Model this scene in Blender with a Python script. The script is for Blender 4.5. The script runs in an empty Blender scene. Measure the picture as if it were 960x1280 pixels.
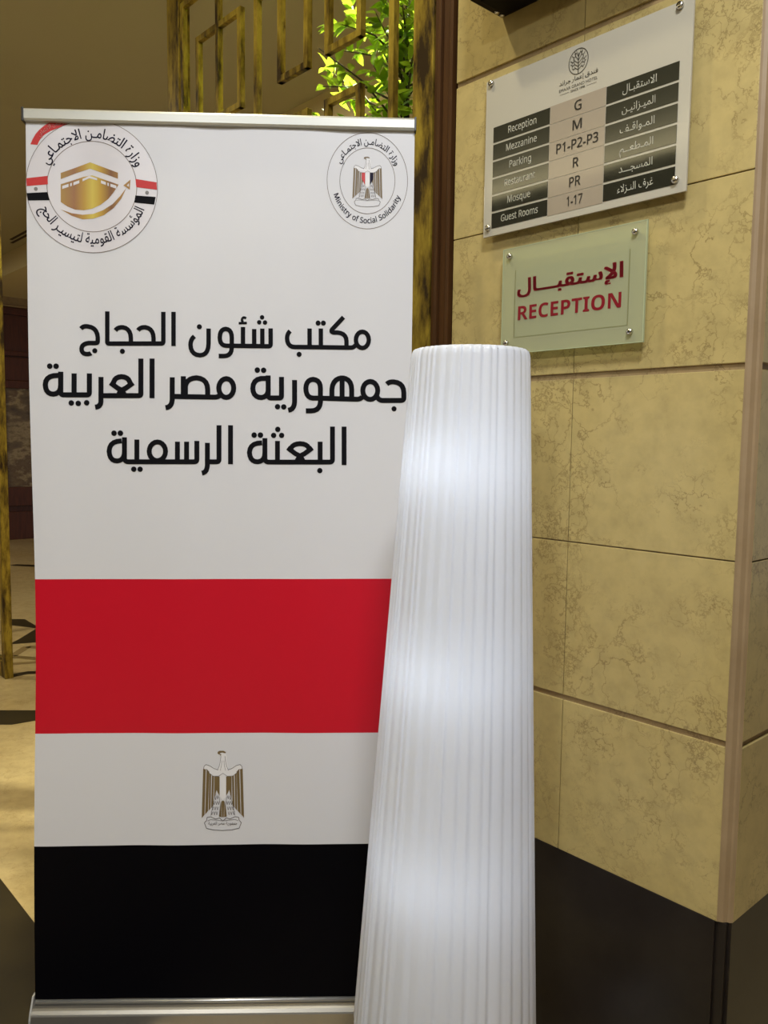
import bpy, bmesh, math, random, unicodedata
from mathutils import Vector, Matrix
random.seed(7)
SC = bpy.context.scene
COL = SC.collection
pi = math.pi

# ---------------------------------------------------------------- camera
CAM_H = 1.37848
PITCH, ROLL, PHI = 8.822e-2, 1.2475e-2, .73159
fw = Vector((0, math.cos(PITCH), -math.sin(PITCH)))
u0 = Vector((0, math.sin(PITCH), math.cos(PITCH)))
x0 = Vector((1, 0, 0))
cr, sr = math.cos(ROLL), math.sin(ROLL)
cx_, cy_ = cr * x0 + sr * u0, -sr * x0 + cr * u0
cam = bpy.data.objects.new('camera', bpy.data.cameras.new('camera'))
cam.data.sensor_fit = 'HORIZONTAL'
cam.data.sensor_width = 36.0
cam.data.lens = 36.0 * 1013.2 / 960.0
cam.data.clip_start = .05
cam.matrix_world = Matrix(((cx_.x, cy_.x, -fw.x, 0), (cx_.y, cy_.y, -fw.y, 0), (cx_.z, cy_.z, -fw.z, CAM_H), (0, 0, 0, 1)))
COL.objects.link(cam)
SC.camera = cam

# ---------------------------------------------------------------- world, lights, exposure
w = bpy.data.worlds.new('world')
SC.world = w
w.use_nodes = True
w.node_tree.nodes['Background'].inputs[0].default_value = (.98, .97, 1.0, 1)
w.node_tree.nodes['Background'].inputs[1].default_value = .34
SC.view_settings.view_transform = 'Standard'
SC.view_settings.look = 'None'
SC.view_settings.exposure = 0.0
SC.view_settings.gamma = 1.0
SC.view_settings.use_curve_mapping = False
SC.cycles.use_denoising = True

# the stone wall runs along D_, its normal (into the wall) is N_
D_ = Vector((-math.sin(PHI), math.cos(PHI), 0))
N_ = Vector((math.cos(PHI), math.sin(PHI), 0))
Z_ = Vector((0, 0, 1))
WALL = 1.41384
CEIL = 3.4


def W(n, s, z):
    return N_ * n + D_ * s + Z_ * z


def area(name, loc, power, color, size, target=None, spread=pi):
    l = bpy.data.lights.new(name, 'AREA')
    l.shape = 'DISK'
    l.size = size
    l.energy = power
    l.color = color
    l.spread = spread
    o = bpy.data.objects.new(name, l)
    o.location = loc
    if target is not None:
        o.rotation_euler = (Vector(target) - Vector(loc)).to_track_quat('-Z', 'Y').to_euler()
    COL.objects.link(o)
    return o


WARM = (1.0, .86, .62)
area('downlight_wall', W(.80, 1.66, 3.36), 15, (1.0, .89, .60), .10)
area('downlight_front', (.22, .12, 3.36), 58, (.95, .97, 1.0), .40)
area('fill_near', (-.9, -1.3, 3.30), 54, (.93, .96, 1.0), .40)  # added fill behind the viewer, brightens banner and lamp from the front
area('downlight_plant', W(2.05, 2.10, 3.36), 48, (1.0, .97, .74), .12, None, math.radians(70))
area('downlight_door', W(1.9, 3.7, 3.36), 22, (1.0, .90, .68), .16)
area('downlight_lobby', W(.2, 6.0, 3.36), 45, (1.0, .90, .68), .2)
area('downlight_far', W(.9, 9.4, 3.36), 36, (1.0, .90, .68), .2)
cove = bpy.data.lights.new('cove_strip', 'AREA')
cove.shape = 'RECTANGLE'
cove.size, cove.size_y = 7.6, .10
cove.energy = 160
cove.color = (1.0, .92, .72)
co = bpy.data.objects.new('cove_strip', cove)
cm = Matrix((D_, N_, -Z_)).transposed()
co.matrix_world = Matrix.Translation(W(-2.46, 2.0, 3.00)) @ Matrix((D_, -N_, -Z_)).transposed().to_4x4()
COL.objects.link(co)


# ---------------------------------------------------------------- helpers
def mat(name, color=(.8, .8, .8), rough=.5, metal=0.0, spec=.5, **kw):
    m = bpy.data.materials.new(name)
    m.use_nodes = True
    b = m.node_tree.nodes['Principled BSDF']
    b.inputs['Base Color'].default_value = (*color, 1)
    b.inputs['Roughness'].default_value = rough
    b.inputs['Metallic'].default_value = metal
    b.inputs['Specular IOR Level'].default_value = spec
    for k, v in kw.items():
        b.inputs[k.replace('_', ' ')].default_value = v
    return m


def nodes(m):
    nt = m.node_tree
    return nt, nt.nodes, nt.links, nt.nodes['Principled BSDF']


def ramp(nt, stops):
    r = nt.nodes.new('ShaderNodeValToRGB')
    el = r.color_ramp.elements
    while len(el) < len(stops):
        el.new(.5)
    for e, (p, c) in zip(el, stops):
        e.position = p
        e.color = (*c, 1) if len(c) == 3 else c
    return r


def noise(nt, vec, scale, detail=4, rough=.55, dist=0):
    n = nt.nodes.new('ShaderNodeTexNoise')
    n.inputs['Scale'].default_value = scale
    n.inputs['Detail'].default_value = detail
    n.inputs['Roughness'].default_value = rough
    n.inputs['Distortion'].default_value = dist
    nt.links.new(vec, n.inputs['Vector'])
    return n


def mathn(nt, op, a, b=None):
    n = nt.nodes.new('ShaderNodeMath')
    n.operation = op
    for i, v in enumerate((a, b)):
        if v is None:
            continue
        if isinstance(v, (int, float)):
            n.inputs[i].default_value = v
        else:
            nt.links.new(v, n.inputs[i])
    return n.outputs[0]


def mixc(nt, fac, a, b):
    n = nt.nodes.new('ShaderNodeMix')
    n.data_type = 'RGBA'
    for sock, v in ((n.inputs[0], fac), (n.inputs[6], a), (n.inputs[7], b)):
        if isinstance(v, (int, float)):
            sock.default_value = v
        elif isinstance(v, tuple):
            sock.default_value = (*v, 1)
        else:
            nt.links.new(v, sock)
    return n.outputs[2]


def marble(name, c1, c2, vein, rough=.28, scale=1.0, amount=1.0):
    m = mat(name, c1, rough)
    nt, N, L, B = nodes(m)
    tc = N.new('ShaderNodeTexCoord').outputs['Object']
    big = noise(nt, tc, 2.2 * scale, 5, .6)
    base = ramp(nt, [(.35, c1), (.68, c2)])
    L.new(big.outputs[0], base.inputs[0])
    fine = noise(nt, tc, 26 * scale, 4, .6)
    # distorted coordinates for the crackle veins
    nz = noise(nt, tc, 10 * scale, 5, .64)
    va = N.new('ShaderNodeVectorMath')
    va.operation = 'MULTIPLY_ADD'
    L.new(nz.outputs['Color'], va.inputs[0])
    va.inputs[1].default_value = (.22 / scale,) * 3
    L.new(tc, va.inputs[2])
    vor = N.new('ShaderNodeTexVoronoi')
    vor.feature = 'DISTANCE_TO_EDGE'
    vor.inputs['Scale'].default_value = 11 * scale
    L.new(va.outputs[0], vor.inputs['Vector'])
    line = ramp(nt, [(0.0, (1, 1, 1)), (.034, (0, 0, 0))])
    L.new(vor.outputs['Distance'], line.inputs[0])
    msk = noise(nt, tc, 5.0 * scale, 3, .6)
    mr = ramp(nt, [(.42, (0, 0, 0)), (.60, (1, 1, 1))])
    L.new(msk.outputs[0], mr.inputs[0])
    v2 = N.new('ShaderNodeTexVoronoi')
    v2.feature = 'DISTANCE_TO_EDGE'
    v2.inputs['Scale'].default_value = 24 * scale
    L.new(va.outputs[0], v2.inputs['Vector'])
    l2 = ramp(nt, [(0.0, (1, 1, 1)), (.052, (0, 0, 0))])
    L.new(v2.outputs['Distance'], l2.inputs[0])
    m2 = noise(nt, tc, 7.3 * scale, 3, .6)
    mr2 = ramp(nt, [(.48, (0, 0, 0)), (.62, (1, 1, 1))])
    L.new(m2.outputs[0], mr2.inputs[0])
    f = mathn(nt, 'MAXIMUM', mathn(nt, 'MULTIPLY', line.outputs[0], mr.outputs[0]), mathn(nt, 'MULTIPLY', l2.outputs[0], mr2.outputs[0]))
    f = mathn(nt, 'MULTIPLY', f, .62 * amount)
    fr = ramp(nt, [(.30, (.80, .80, .80)), (.62, (1.0, 1.0, 1.0))])
    L.new(fine.outputs[0], fr.inputs[0])
    mul = N.new('ShaderNodeMix')
    mul.data_type = 'RGBA'
    mul.blend_type = 'MULTIPLY'
    mul.inputs[0].default_value = .8
    L.new(base.outputs[0], mul.inputs[6])
    L.new(fr.outputs[0], mul.inputs[7])
    L.new(mixc(nt, f, mul.outputs[2], vein), B.inputs['Base Color'])
    return m


def mottled(name, stops, scale, rough, metal=0.0, stretch=(1, 1, 1), detail=6):
    m = mat(name, stops[0][1], rough, metal)
    nt, N, L, B = nodes(m)
    tc = N.new('ShaderNodeTexCoord').outputs['Object']
    mp = N.new('ShaderNodeMapping')
    mp.inputs['Scale'].default_value = stretch
    L.new(tc, mp.inputs[0])
    n = noise(nt, mp.outputs[0], scale, detail, .65)
    r = ramp(nt, stops)
    L.new(n.outputs[0], r.inputs[0])
    L.new(r.outputs[0], B.inputs['Base Color'])
    return m


STONE = marble('cream_marble', (.51, .405, .168), (.46, .355, .135), (.12, .07, .018), .28, 1.0, .95)
STONE2 = marble('joint_stone', (.36, .26, .125), (.32, .22, .10), (.12, .07, .02), .5)
CHAMF = mottled('corner_stone', [(.3, (.27, .185, .095)), (.7, (.34, .24, .13))], 8, .5)
BASE = mottled('dark_stone', [(.3, (.010, .007, .006)), (.7, (.022, .017, .014))], 6, .3)
BASE.node_tree.nodes['Principled BSDF'].inputs['Specular IOR Level'].default_value = .28
FLOOR = marble('floor_marble', (.60, .47, .24), (.52, .39, .18), (.25, .15, .05), .16, .7, .5)
INLAY = mottled('brown_marble', [(.3, (.020, .013, .003)), (.7, (.034, .023, .005))], 5, .45)
INLAY.node_tree.nodes['Principled BSDF'].inputs['Specular IOR Level'].default_value = .25
INLAY2 = mottled('tan_marble', [(.3, (.26, .18, .07)), (.7, (.32, .23, .10))], 5, .2)
PAINT = mat('ceiling_paint', (.42, .39, .27), .8)
SOFF = mat('soffit_paint', (.66, .56, .30), .8)
WOOD = mottled('red_wood', [(.3, (.050, .009, .003)), (.7, (.10, .022, .007))], 5, .4, 0, (8, 8, 1))
JAMB = mottled('brown_wood', [(.3, (.045, .018, .005)), (.7, (.075, .032, .009))], 5, .5, 0, (9, 9, .8))
JAMB.node_tree.nodes['Principled BSDF'].inputs['Specular IOR Level'].default_value = .2
GOLD = mottled('gold_patina', [(.38, (.035, .018, .003)), (.47, (.19, .125, .012)), (.62, (.44, .32, .036)), (.73, (.10, .06, .008))], 20, .45, .5, (1, 1, .28))
BRONZE = mottled('bronze_face', [(.35, (.055, .030, .008)), (.65, (.13, .075, .018))], 14, .42, .3, (1, 1, .3))
AGATE = mottled('agate_marble', [(.30, (.03, .015, .006)), (.44, (.15, .10, .045)), (.50, (.34, .26, .14)), (.56, (.12, .07, .03)), (.70, (.24, .17, .08))], 1.6, .25, 0, (1, 1, 1.8), 8)
CHROME = mat('chrome', (.62, .60, .55), .22, 1.0)
ALU = mat('brushed_aluminium', (.55, .55, .54), .34, .75)
BLACKP = mat('black_plastic', (.015, .014, .014), .4)
DARKBOX = mat('dark_brown_metal', (.008, .003, .002), .6, 0, .15)
PFABW = mat('banner_white', (.69, .69, .71), .38, 0, .35)
PFABR = mat('banner_red', (.57, .004, .020), .38, 0, .35)
PFABK = mat('banner_black', (.0018, .0016, .003), .55, 0, .06)
INK = mat('black_ink', (.005, .005, .007), .6, 0, .08)
NAVY = mat('navy_ink', (.012, .010, .030), .6, 0, .15)
INKR = mat('red_ink', (.55, .016, .016), .5)
PINK = mat('pale_ink', (.75, .42, .38), .5)
SEALG = mat('grey_ink', (.22, .21, .20), .5)
RINGI = mat('ring_ink', (.17, .13, .10), .5)
STICK = mat('sticker_white', (.69, .665, .69), .32, 0, .5)
EAGOLD = mat('eagle_gold', (.17, .115, .045), .5)
EALINE = mat('eagle_line', (.13, .115, .115), .5)
EAWHITE = mat('eagle_white', (.80, .79, .79), .5)


def obj(name, bm, materials, parent=None, smooth=False):
    me = bpy.data.meshes.new(name)
    if smooth:
        for f in bm.faces:
            f.smooth = True
    bm.to_mesh(me)
    bm.free()
    for m in (materials if isinstance(materials, (list, tuple)) else [materials]):
        me.materials.append(m)
    o = bpy.data.objects.new(name, me)
    COL.objects.link(o)
    if parent is not None:
        o.parent = parent
        if parent.type == 'EMPTY':
            o.matrix_parent_inverse = Matrix.Translation(-parent.location)
    return o


def thing(name, label, cat, loc=(0, 0, 0), group=None):
    o = bpy.data.objects.new(name, None)
    o.empty_display_size = .1
    o.location = loc
    COL.objects.link(o)
    o['label'] = label
    o['category'] = cat
    if group:
        o['group'] = group
    return o


def struct(name, bm, m, label=None, smooth=False):
    o = obj(name, bm, m, None, smooth)
    o['kind'] = 'structure'
    o['label'] = label or name.replace('_', ' ')
    o['category'] = name.split('_')[0]
    return o


def box(bm, o, ax, ay, az, mi=0, bev=0):
    """box from corner o along the three edge vectors"""
    o, ax, ay, az = map(Vector, (o, ax, ay, az))
    vs = [bm.verts.new(o + ax * i + ay * j + az * k) for k in (0, 1) for j in (0, 1) for i in (0, 1)]
    fs = []
    for q in ((0, 2, 3, 1), (4, 5, 7, 6), (0, 1, 5, 4), (2, 6, 7, 3), (0, 4, 6, 2), (1, 3, 7, 5)):
        f = bm.faces.new([vs[i] for i in q])
        f.material_index = mi
        fs.append(f)
    if bev:
        es = list({e for f in fs for e in f.edges})
        bmesh.ops.bevel(bm, geom=es, offset=bev, segments=2, affect='EDGES', profile=.6)
    return fs


def wbox(bm, n0, n1, s0, s1, z0, z1, mi=0, bev=0):
    return box(bm, W(n0, s0, z0), N_ * (n1 - n0), D_ * (s1 - s0), Z_ * (z1 - z0), mi, bev)


def cyl(bm, a, b, r0, r1=None, seg=24, mi=0, caps=True, smooth=True):
    a, b = Vector(a), Vector(b)
    r1 = r0 if r1 is None else r1
    q = (b - a).to_track_quat('Z', 'Y')
    A = [bm.verts.new(a + q @ Vector((r0 * math.cos(t), r0 * math.sin(t), 0))) for t in [2 * pi * i / seg for i in range(seg)]]
    Bv = [bm.verts.new(b + q @ Vector((r1 * math.cos(t), r1 * math.sin(t), 0))) for t in [2 * pi * i / seg for i in range(seg)]]
    for i in range(seg):
        f = bm.faces.new((A[i], A[(i + 1) % seg], Bv[(i + 1) % seg], Bv[i]))
        f.material_index = mi
        f.smooth = smooth
    if caps:
        for ring in (A[::-1], Bv):
            f = bm.faces.new(ring)
            f.material_index = mi


def lathe(bm, prof, c=(0, 0, 0), axis=None, seg=32, mi=0, smooth=True):
    c = Vector(c)
    q = (Vector(axis) if axis else Z_).to_track_quat('Z', 'Y')
    rows = []
    for r, z in prof:
        rows.append([bm.verts.new(c + q @ Vector((r * math.cos(2 * pi * i / seg), r * math.sin(2 * pi * i / seg), z))) for i in range(seg)])
    for a, b in zip(rows, rows[1:]):
        for i in range(seg):
            f = bm.faces.new((a[i], a[(i + 1) % seg], b[(i + 1) % seg], b[i]))
            f.material_index = mi
            f.smooth = smooth


def tube(bm, pts, rad, seg=8):
    pts = [Vector(p) for p in pts]
    rows = []
    for i, p in enumerate(pts):
        t = (pts[min(i + 1, len(pts) - 1)] - pts[max(i - 1, 0)]).normalized()
        q = t.to_track_quat('Z', 'Y')
        r = rad[i] if isinstance(rad, (list, tuple)) else rad
        rows.append([bm.verts.new(p + q @ Vector((r * math.cos(2 * pi * k / seg), r * math.sin(2 * pi * k / seg), 0))) for k in range(seg)])
    for a, b in zip(rows, rows[1:]):
        for k in range(seg):
            bm.faces.new((a[k], a[(k + 1) % seg], b[(k + 1) % seg], b[k])).smooth = True
    bm.faces.new(rows[0][::-1])
    bm.faces.new(rows[-1])


def poly(bm, pts, mi=0):
    try:
        f = bm.faces.new([bm.verts.new(p) for p in pts])
        f.material_index = mi
        return f
    except ValueError:
        return None


# --- Arabic shaping with presentation forms (the built-in font does not join letters)
FORMS = {}
for cp in range(0xFE80, 0xFEFD):
    d = unicodedata.decomposition(chr(cp)).split()
    if d and d[0].startswith('<'):
        FORMS.setdefault(''.join(chr(int(h, 16)) for h in d[1:]), {})[d[0][1:-1]] = chr(cp)


def shape(s):
    its, i = [], 0
    while i < len(s):
        if s[i:i + 2] in FORMS and len(s[i:i + 2]) == 2:
            its.append(s[i:i + 2])
            i += 2
        else:
            its.append(s[i])
            i += 1
    out = []
    fwd = lambda c: c == '\u0640' or 'initial' in FORMS.get(c, {})
    back = lambda c: c == '\u0640' or 'final' in FORMS.get(c, {})
    for k, c in enumerate(its):
        p = k > 0 and fwd(its[k - 1]) and back(c)
        n = k + 1 < len(its) and fwd(c) and back(its[k + 1])
        f = FORMS.get(c)
        if f:
            key = 'medial' if p and n else 'final' if p else 'initial' if n else 'isolated'
            out.append(f.get(key, f.get('isolated', c)))
        else:
            out.append(c)
    return ''.join(out[::-1])


def sans(s, bold=False):
    o = ''
    for c in s:
        if 'A' <= c <= 'Z':
            o += chr((0x1D5D4 if bold else 0x1D5A0) + ord(c) - 65)
        elif 'a' <= c <= 'z':
            o += chr((0x1D5EE if bold else 0x1D5BA) + ord(c) - 97)
        elif '0' <= c <= '9':
            o += chr((0x1D7EC if bold else 0x1D7E2) + ord(c) - 48)
        else:
            o += c
    return o


_tc = {}


def text2d(s):
    """flat outline of a line of text: (verts, faces), x from 0, baseline 0, em 1"""
    if s in _tc:
        return _tc[s]
    t = shape(s) if any('\u0600' <= c <= '\u06ff' for c in s) else s
    cu = bpy.data.curves.new('line', 'FONT')
    cu.body = t
    cu.resolution_u = 4
    o = bpy.data.objects.new('line', cu)
    COL.objects.link(o)
    dg = bpy.context.evaluated_depsgraph_get()
    dg.update()
    me = bpy.data.meshes.new_from_object(o.evaluated_get(dg))
    vs = [(v.co.x, v.co.y) for v in me.vertices]
    fs = [list(p.vertices) for p in me.polygons]
    bpy.data.objects.remove(o)
    bpy.data.curves.remove(cu)
    bpy.data.meshes.remove(me)
    xm = min(v[0] for v in vs)
    vs = [(x - xm, y) for x, y in vs]
    r = (vs, fs, max(v[0] for v in vs))
    _tc[s] = r
    return r


def put_text(bm, s, fn, x0, x1, base, cap, bold=0.0, mi=0, em=.714):
    """text stretched to x0..x1, capital height cap; fn maps (x, y) to a point"""
    vs, fs, wd = text2d(s)
    kx, ky = (x1 - x0) / wd, cap / em
    for sx, sy in ([(0, 0)] if bold == 0 else [(0, 0), (bold, bold * .6), (-bold, bold * .6), (bold, -bold * .6), (-bold, -bold * .6)]):
        V = [bm.verts.new(fn(x0 + (x + sx) * kx, base + (y + sy) * ky)) for x, y in vs]
        for f in fs:
            bm.faces.new([V[i] for i in f]).material_index = mi


def ribbon(bm, pts, wd, fn, mi=0, closed=False):
    """flat stroke of constant width with mitred joins and butt ends"""
    P = [Vector((a, b)) for a, b in pts]
    Q_ = [P[0]]
    for b in P[1:]:
        a = Q_[-1]
        k = max(1, int((b - a).length / .012))
        Q_ += [a.lerp(b, i / k) for i in range(1, k + 1)]
    P = Q_
    P = [p for i, p in enumerate(P) if i == 0 or (p - P[i - 1]).length > 1e-5]
    closed = closed or (P[0] - P[-1]).length < 2e-4
    if closed and (P[0] - P[-1]).length < 2e-4:
        P = P[:-1]
    n = len(P)
    Lf, Rt = [], []
    for i, p in enumerate(P):
        a = P[i - 1] if (i > 0 or closed) else None
        b = P[(i + 1) % n] if (i < n - 1 or closed) else None
        t1 = (p - a).normalized() if a is not None else (b - p).normalized()
        t2 = (b - p).normalized() if b is not None else t1
        n1, n2 = Vector((-t1.y, t1.x)), Vector((-t2.y, t2.x))
        m = (n1 + n2)
        m = m.normalized() if m.length > 1e-4 else n1
        k = wd / 2 / max(.45, m.dot(n1))
        Lf.append(bm.verts.new(fn(*(p + m * k))))
        Rt.append(bm.verts.new(fn(*(p - m * k))))
    for i in range(n if closed else n - 1):
        j = (i + 1) % n
        bm.faces.new((Rt[i], Rt[j], Lf[j], Lf[i])).material_index = mi


def disc(bm, c, rx, ry, fn, mi=0, seg=20):
    bm.faces.new([bm.verts.new(fn(c[0] + rx * math.cos(2 * pi * i / seg), c[1] + ry * math.sin(2 * pi * i / seg))) for i in range(seg)]).material_index = mi


def polar(bm, c, rx, ry, fn, mi=0, seg=72, rings=14):
    rows = [[bm.verts.new(fn(c[0] + rx * k / rings * math.cos(2 * pi * i / seg), c[1] + ry * k / rings * math.sin(2 * pi * i / seg))) for i in range(seg)] for k in range(1, rings + 1)]
    m = bm.verts.new(fn(*c))
    for i in range(seg):
        bm.faces.new((m, rows[0][i], rows[0][(i + 1) % seg])).material_index = mi
        for a, b in zip(rows, rows[1:]):
            bm.faces.new((a[i], b[i], b[(i + 1) % seg], a[(i + 1) % seg])).material_index = mi


def ell(c, rx, ry, seg=72):
    return [(c[0] + rx * math.cos(2 * pi * i / seg), c[1] + ry * math.sin(2 * pi * i / seg)) for i in range(seg)]


# ---------------------------------------------------------------- structure: floor, ceiling, walls
bm = bmesh.new()
wbox(bm, -2.66, 8, -4, 11.4, -.08, 0)
struct('floor', bm, FLOOR, 'polished cream marble floor')

bm = bmesh.new()
flat = lambda pts, mi=0: poly(bm, [Vector((x, y, .0012)) for x, y in pts], mi)


def fbar(a, b, wd, mi=0):
    a, b = Vector(a), Vector(b)
    t = (b - a).normalized()
    q = Vector((-t.y, t.x)) * wd / 2
    flat([tuple(a - q), tuple(b - q), tuple(b + q), tuple(a + q)], mi)


pl = lambda n, s: tuple(W(n, s, 0).xy)
flat([pl(.735, -2.5), pl(.735, 3.70), pl(.28, 3.70), pl(.28, -2.5)])
flat([(-1.921, 3.975), (-1.746, 3.981), (-1.40, 3.99), (-1.40, 3.83), (-1.682, 3.832), (-1.768, 3.773), (-2.1, 3.765), (-2.2, 3.97)])
flat([(-2.812, 6.013), (-2.701, 6.019), (-2.518, 5.80), (-2.30, 5.55), (-2.45, 5.72), (-2.72, 5.82)])
flat([(-2.47, 5.40), (-2.487, 5.718), (-2.20, 5.75), (-2.05, 5.33), (-2.322, 5.333), (-2.475, 5.27)])
flat([(-2.149, 4.595), (-2.08, 4.66), (-1.75, 4.70), (-1.75, 4.66), (-2.06, 4.60), (-2.13, 4.52)])
for a, b in (((-2.32, 4.98), (-2.33, 5.22)), ((-2.33, 5.22), (-2.10, 5.16)), ((-2.10, 5.16), (-2.12, 4.92)), ((-2.12, 4.92), (-2.32, 4.98))):
    fbar(a, b, .055, 1)
fbar((-2.27, 4.80), (-1.85, 4.95), .05, 1)
flat([(-3.979, 8.543), (-3.30, 8.40), (-3.30, 8.55), (-3.95, 8.64)], 0)
struct('floor_inlay', bm, [INLAY, INLAY2], 'dark brown geometric marble inlay set in the cream floor')

SOF_N = 3.017
bm = bmesh.new()
wbox(bm, -2.66, SOF_N, -4, 11.4, CEIL, CEIL + .1)
wbox(bm, SOF_N, 8, -4, 11.4, 3.17, 3.5, 1)
struct('ceiling', bm, [PAINT, SOFF], 'plain olive cream ceiling with a lower soffit')

bm = bmesh.new()
wbox(bm, -2.66, -2.56, -4, 11.4, 0, CEIL)
wbox(bm, -2.56, -2.36, -2.0, 6.0, 2.94, 2.99)
wbox(bm, -2.38, -2.36, -2.0, 6.0, 2.99, 3.00)
struct('wall_opposite', bm, BASE, 'dark wood wall across the lobby')

bm = bmesh.new()
wbox(bm, -.4, 4.5, -1.9, -1.8, 0, CEIL)  # unseen wall, added to keep world light off the stone return face
struct('wall_light_block', bm, JAMB, 'added dark wall behind the viewer that keeps light off the pillar return face')

# stone wall: tiles standing on a backing, grooves between the courses
COURSE = [.502, .838, 1.172, 1.515, 1.846, 2.192, 2.53, 2.86, 3.19, 3.4]
CORN0 = .6435
bm = bmesh.new()
wbox(bm, WALL + .005, WALL + .16, .668, 1.343, 0, CEIL, 1)
wbox(bm, WALL + .005, WALL + .018, CORN0, .668, .5, CEIL, 1)
CORN = .643
for i, (za, zb) in enumerate(zip(COURSE, COURSE[1:])):
    gl = .006 if i % 2 == 1 else .0012      # lower groove wide at .838, 1.515, 2.192 ...
    gh = .006 if i % 2 == 0 else .0012
    if i == 0:
        gl = 0
    for sa, sb in ((CORN, .997), (.997, 1.343)):
        a = sa + (.0009 if sa > .7 else 0)
        b = sb - (.0009 if sb < 1.3 else 0)
        wbox(bm, WALL, WALL + .02, a, b, za + gl, zb - gh, 0, .0012)
        # return face tiles, seen round the corner
    gl2, gh2 = gl, gh
# corner profile (s, n) extruded: chamfer with a small round bead
prof = [(CORN, .0005), (.640, .003), (.634, .006), (.629, .013), (.625, .014), (.621, .019)]
for (s0, n0), (s1, n1) in zip(prof, prof[1:]):
    poly(bm, [W(WALL + n0, s0, .502), W(WALL + n1, s1, .502), W(WALL + n1, s1, CEIL), W(WALL + n0, s0, CEIL)], 2)
for i, (za, zb) in enumerate(zip(COURSE, COURSE[1:])):
    gl = .006 if i % 2 == 1 else .0012
    gh = .006 if i % 2 == 0 else .0012
    if i == 0:
        gl = 0
    wbox(bm, WALL + .019, 3.2, .621, .66, za + gl, zb - gh, 0, .0012)
wbox(bm, WALL + .02, 3.2, .627, .668, .4, CEIL, 1)
struct('wall_right', bm, [STONE, STONE2, CHAMF], 'cream veined marble tiled pillar wall with grooved joints')

bm = bmesh.new()
wbox(bm, WALL - .0015, WALL + .02, .646, 1.343, 0, .502, 0, .001)
wbox(bm, WALL + .016, 3.2, .622, .66, 0, .502, 0, .001)
wbox(bm, WALL + .006, WALL + .05, .628, .66, 0, .501, 0, .001)
struct('baseboard_right', bm, BASE, 'near black stone skirting at the foot of the marble pillar')

# brown wooden casing between the stone and the gold screen
bm = bmesh.new()
for n0, s0, s1 in ((.018, 1.3435, 1.352), (-.006, 1.352, 1.362), (.004, 1.362, 1.392), (-.004, 1.392, 1.402), (.006, 1.402, 1.421)):
    wbox(bm, WALL + n0, WALL + .09, s0, s1, 0, CEIL, 0, .0015)
struct('trim_1', bm, JAMB, 'dark brown wooden casing beside the stone pillar')

# far wall of the lobby: panelled wood with a marble field and stone cornice
FAR = 11.30
bm = bmesh.new()
wbox(bm, -2.56, 8, FAR, FAR + .1, 0, 3.17)
for z0, z1, p in ((.0, .37, .05), (.45, .70, .06), (2.0, 2.10, .07), (2.10, 2.40, .04), (2.42, 2.48, .05), (2.95, 3.04, .05)):
    wbox(bm, -2.56, 8, FAR - p, FAR, z0, z1, 0, .006)
for k in range(16):
    a = .2 + k * .52
    wbox(bm, a, a + .09, FAR - .045, FAR, .37, .45)
    wbox(bm, a, a + .09, FAR - .045, FAR, 2.40, 3.0)
    wbox(bm, a, a + .05, FAR - .03, FAR, .70, .9)
wbox(bm, -2.56, 8, FAR - .02, FAR, .70, 2.0, 1)
wbox(bm, 3.36, 3.44, FAR - .05, FAR, .70, 2.0, 0)
wbox(bm, -2.56, 8, FAR - .06, FAR + .0, 3.04, 3.17, 2)
wbox(bm, -2.56, 8, FAR - .09, FAR + .0, 3.04, 3.07, 2, .004)
struct('wall_far', bm, [WOOD, AGATE, STONE2], 'red brown wood panelled wall with a veined marble field')

# twin slot air vent in the ceiling, seen over the banner's left edge
t = thing('air_vent', 'twin slot ceiling air vent with dark openings left of the banner', 'air vent', W(2.87, 8.5, CEIL))
for k, (n0, s0) in enumerate(((2.83, 7.6), (2.885, 7.75))):
    bm = bmesh.new()
    wbox(bm, n0, n0 + .03, s0, s0 + 1.4, CEIL - .004, CEIL, 0, .001)
    obj('slot', bm, mat('slot_dark', (.02, .006, .003), .6), t)

# ---------------------------------------------------------------- lattice screens
BAR = .0185


def screen(name, label, s_near, s_far, near_w, far_w, vb, hb, zmin=.0, zmax=CEIL):
    """vb: (s of the left front edge, z0, z1); hb: (s0, s1, z0)"""
    t = thing(name, label, 'screen', W(WALL, (s_near + s_far) / 2, 0), 'antique gold lattice screens')
    f = WALL
    for a, b in ((s_near, s_near + near_w), (s_far - far_w, s_far)):
        bm = bmesh.new()
        wbox(bm, f, f + .045, a, b, 0, CEIL, 0, .002)
        obj('frame_post', bm, GOLD, t)
    for z0, z1 in ((0.0, .09), (CEIL - .09, CEIL)):
        bm = bmesh.new()
        wbox(bm, f, f + .045, s_near + near_w, s_far - far_w, z0, z1, 0, .002)
        obj('frame_rail', bm, GOLD, t)
    for s, z0, z1 in vb:
        bm = bmesh.new()
        wbox(bm, f, f + BAR, s - BAR, s, z0, z1, 0, .0012)
        obj('lattice_bar', bm, GOLD, t)
    for sa, sb, z0 in hb:
        bm = bmesh.new()
        wbox(bm, f + .0006, f + BAR - .0006, sa, sb, z0, z0 + BAR, 0, .0012)
        obj('lattice_bar', bm, GOLD, t)
    return t


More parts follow.
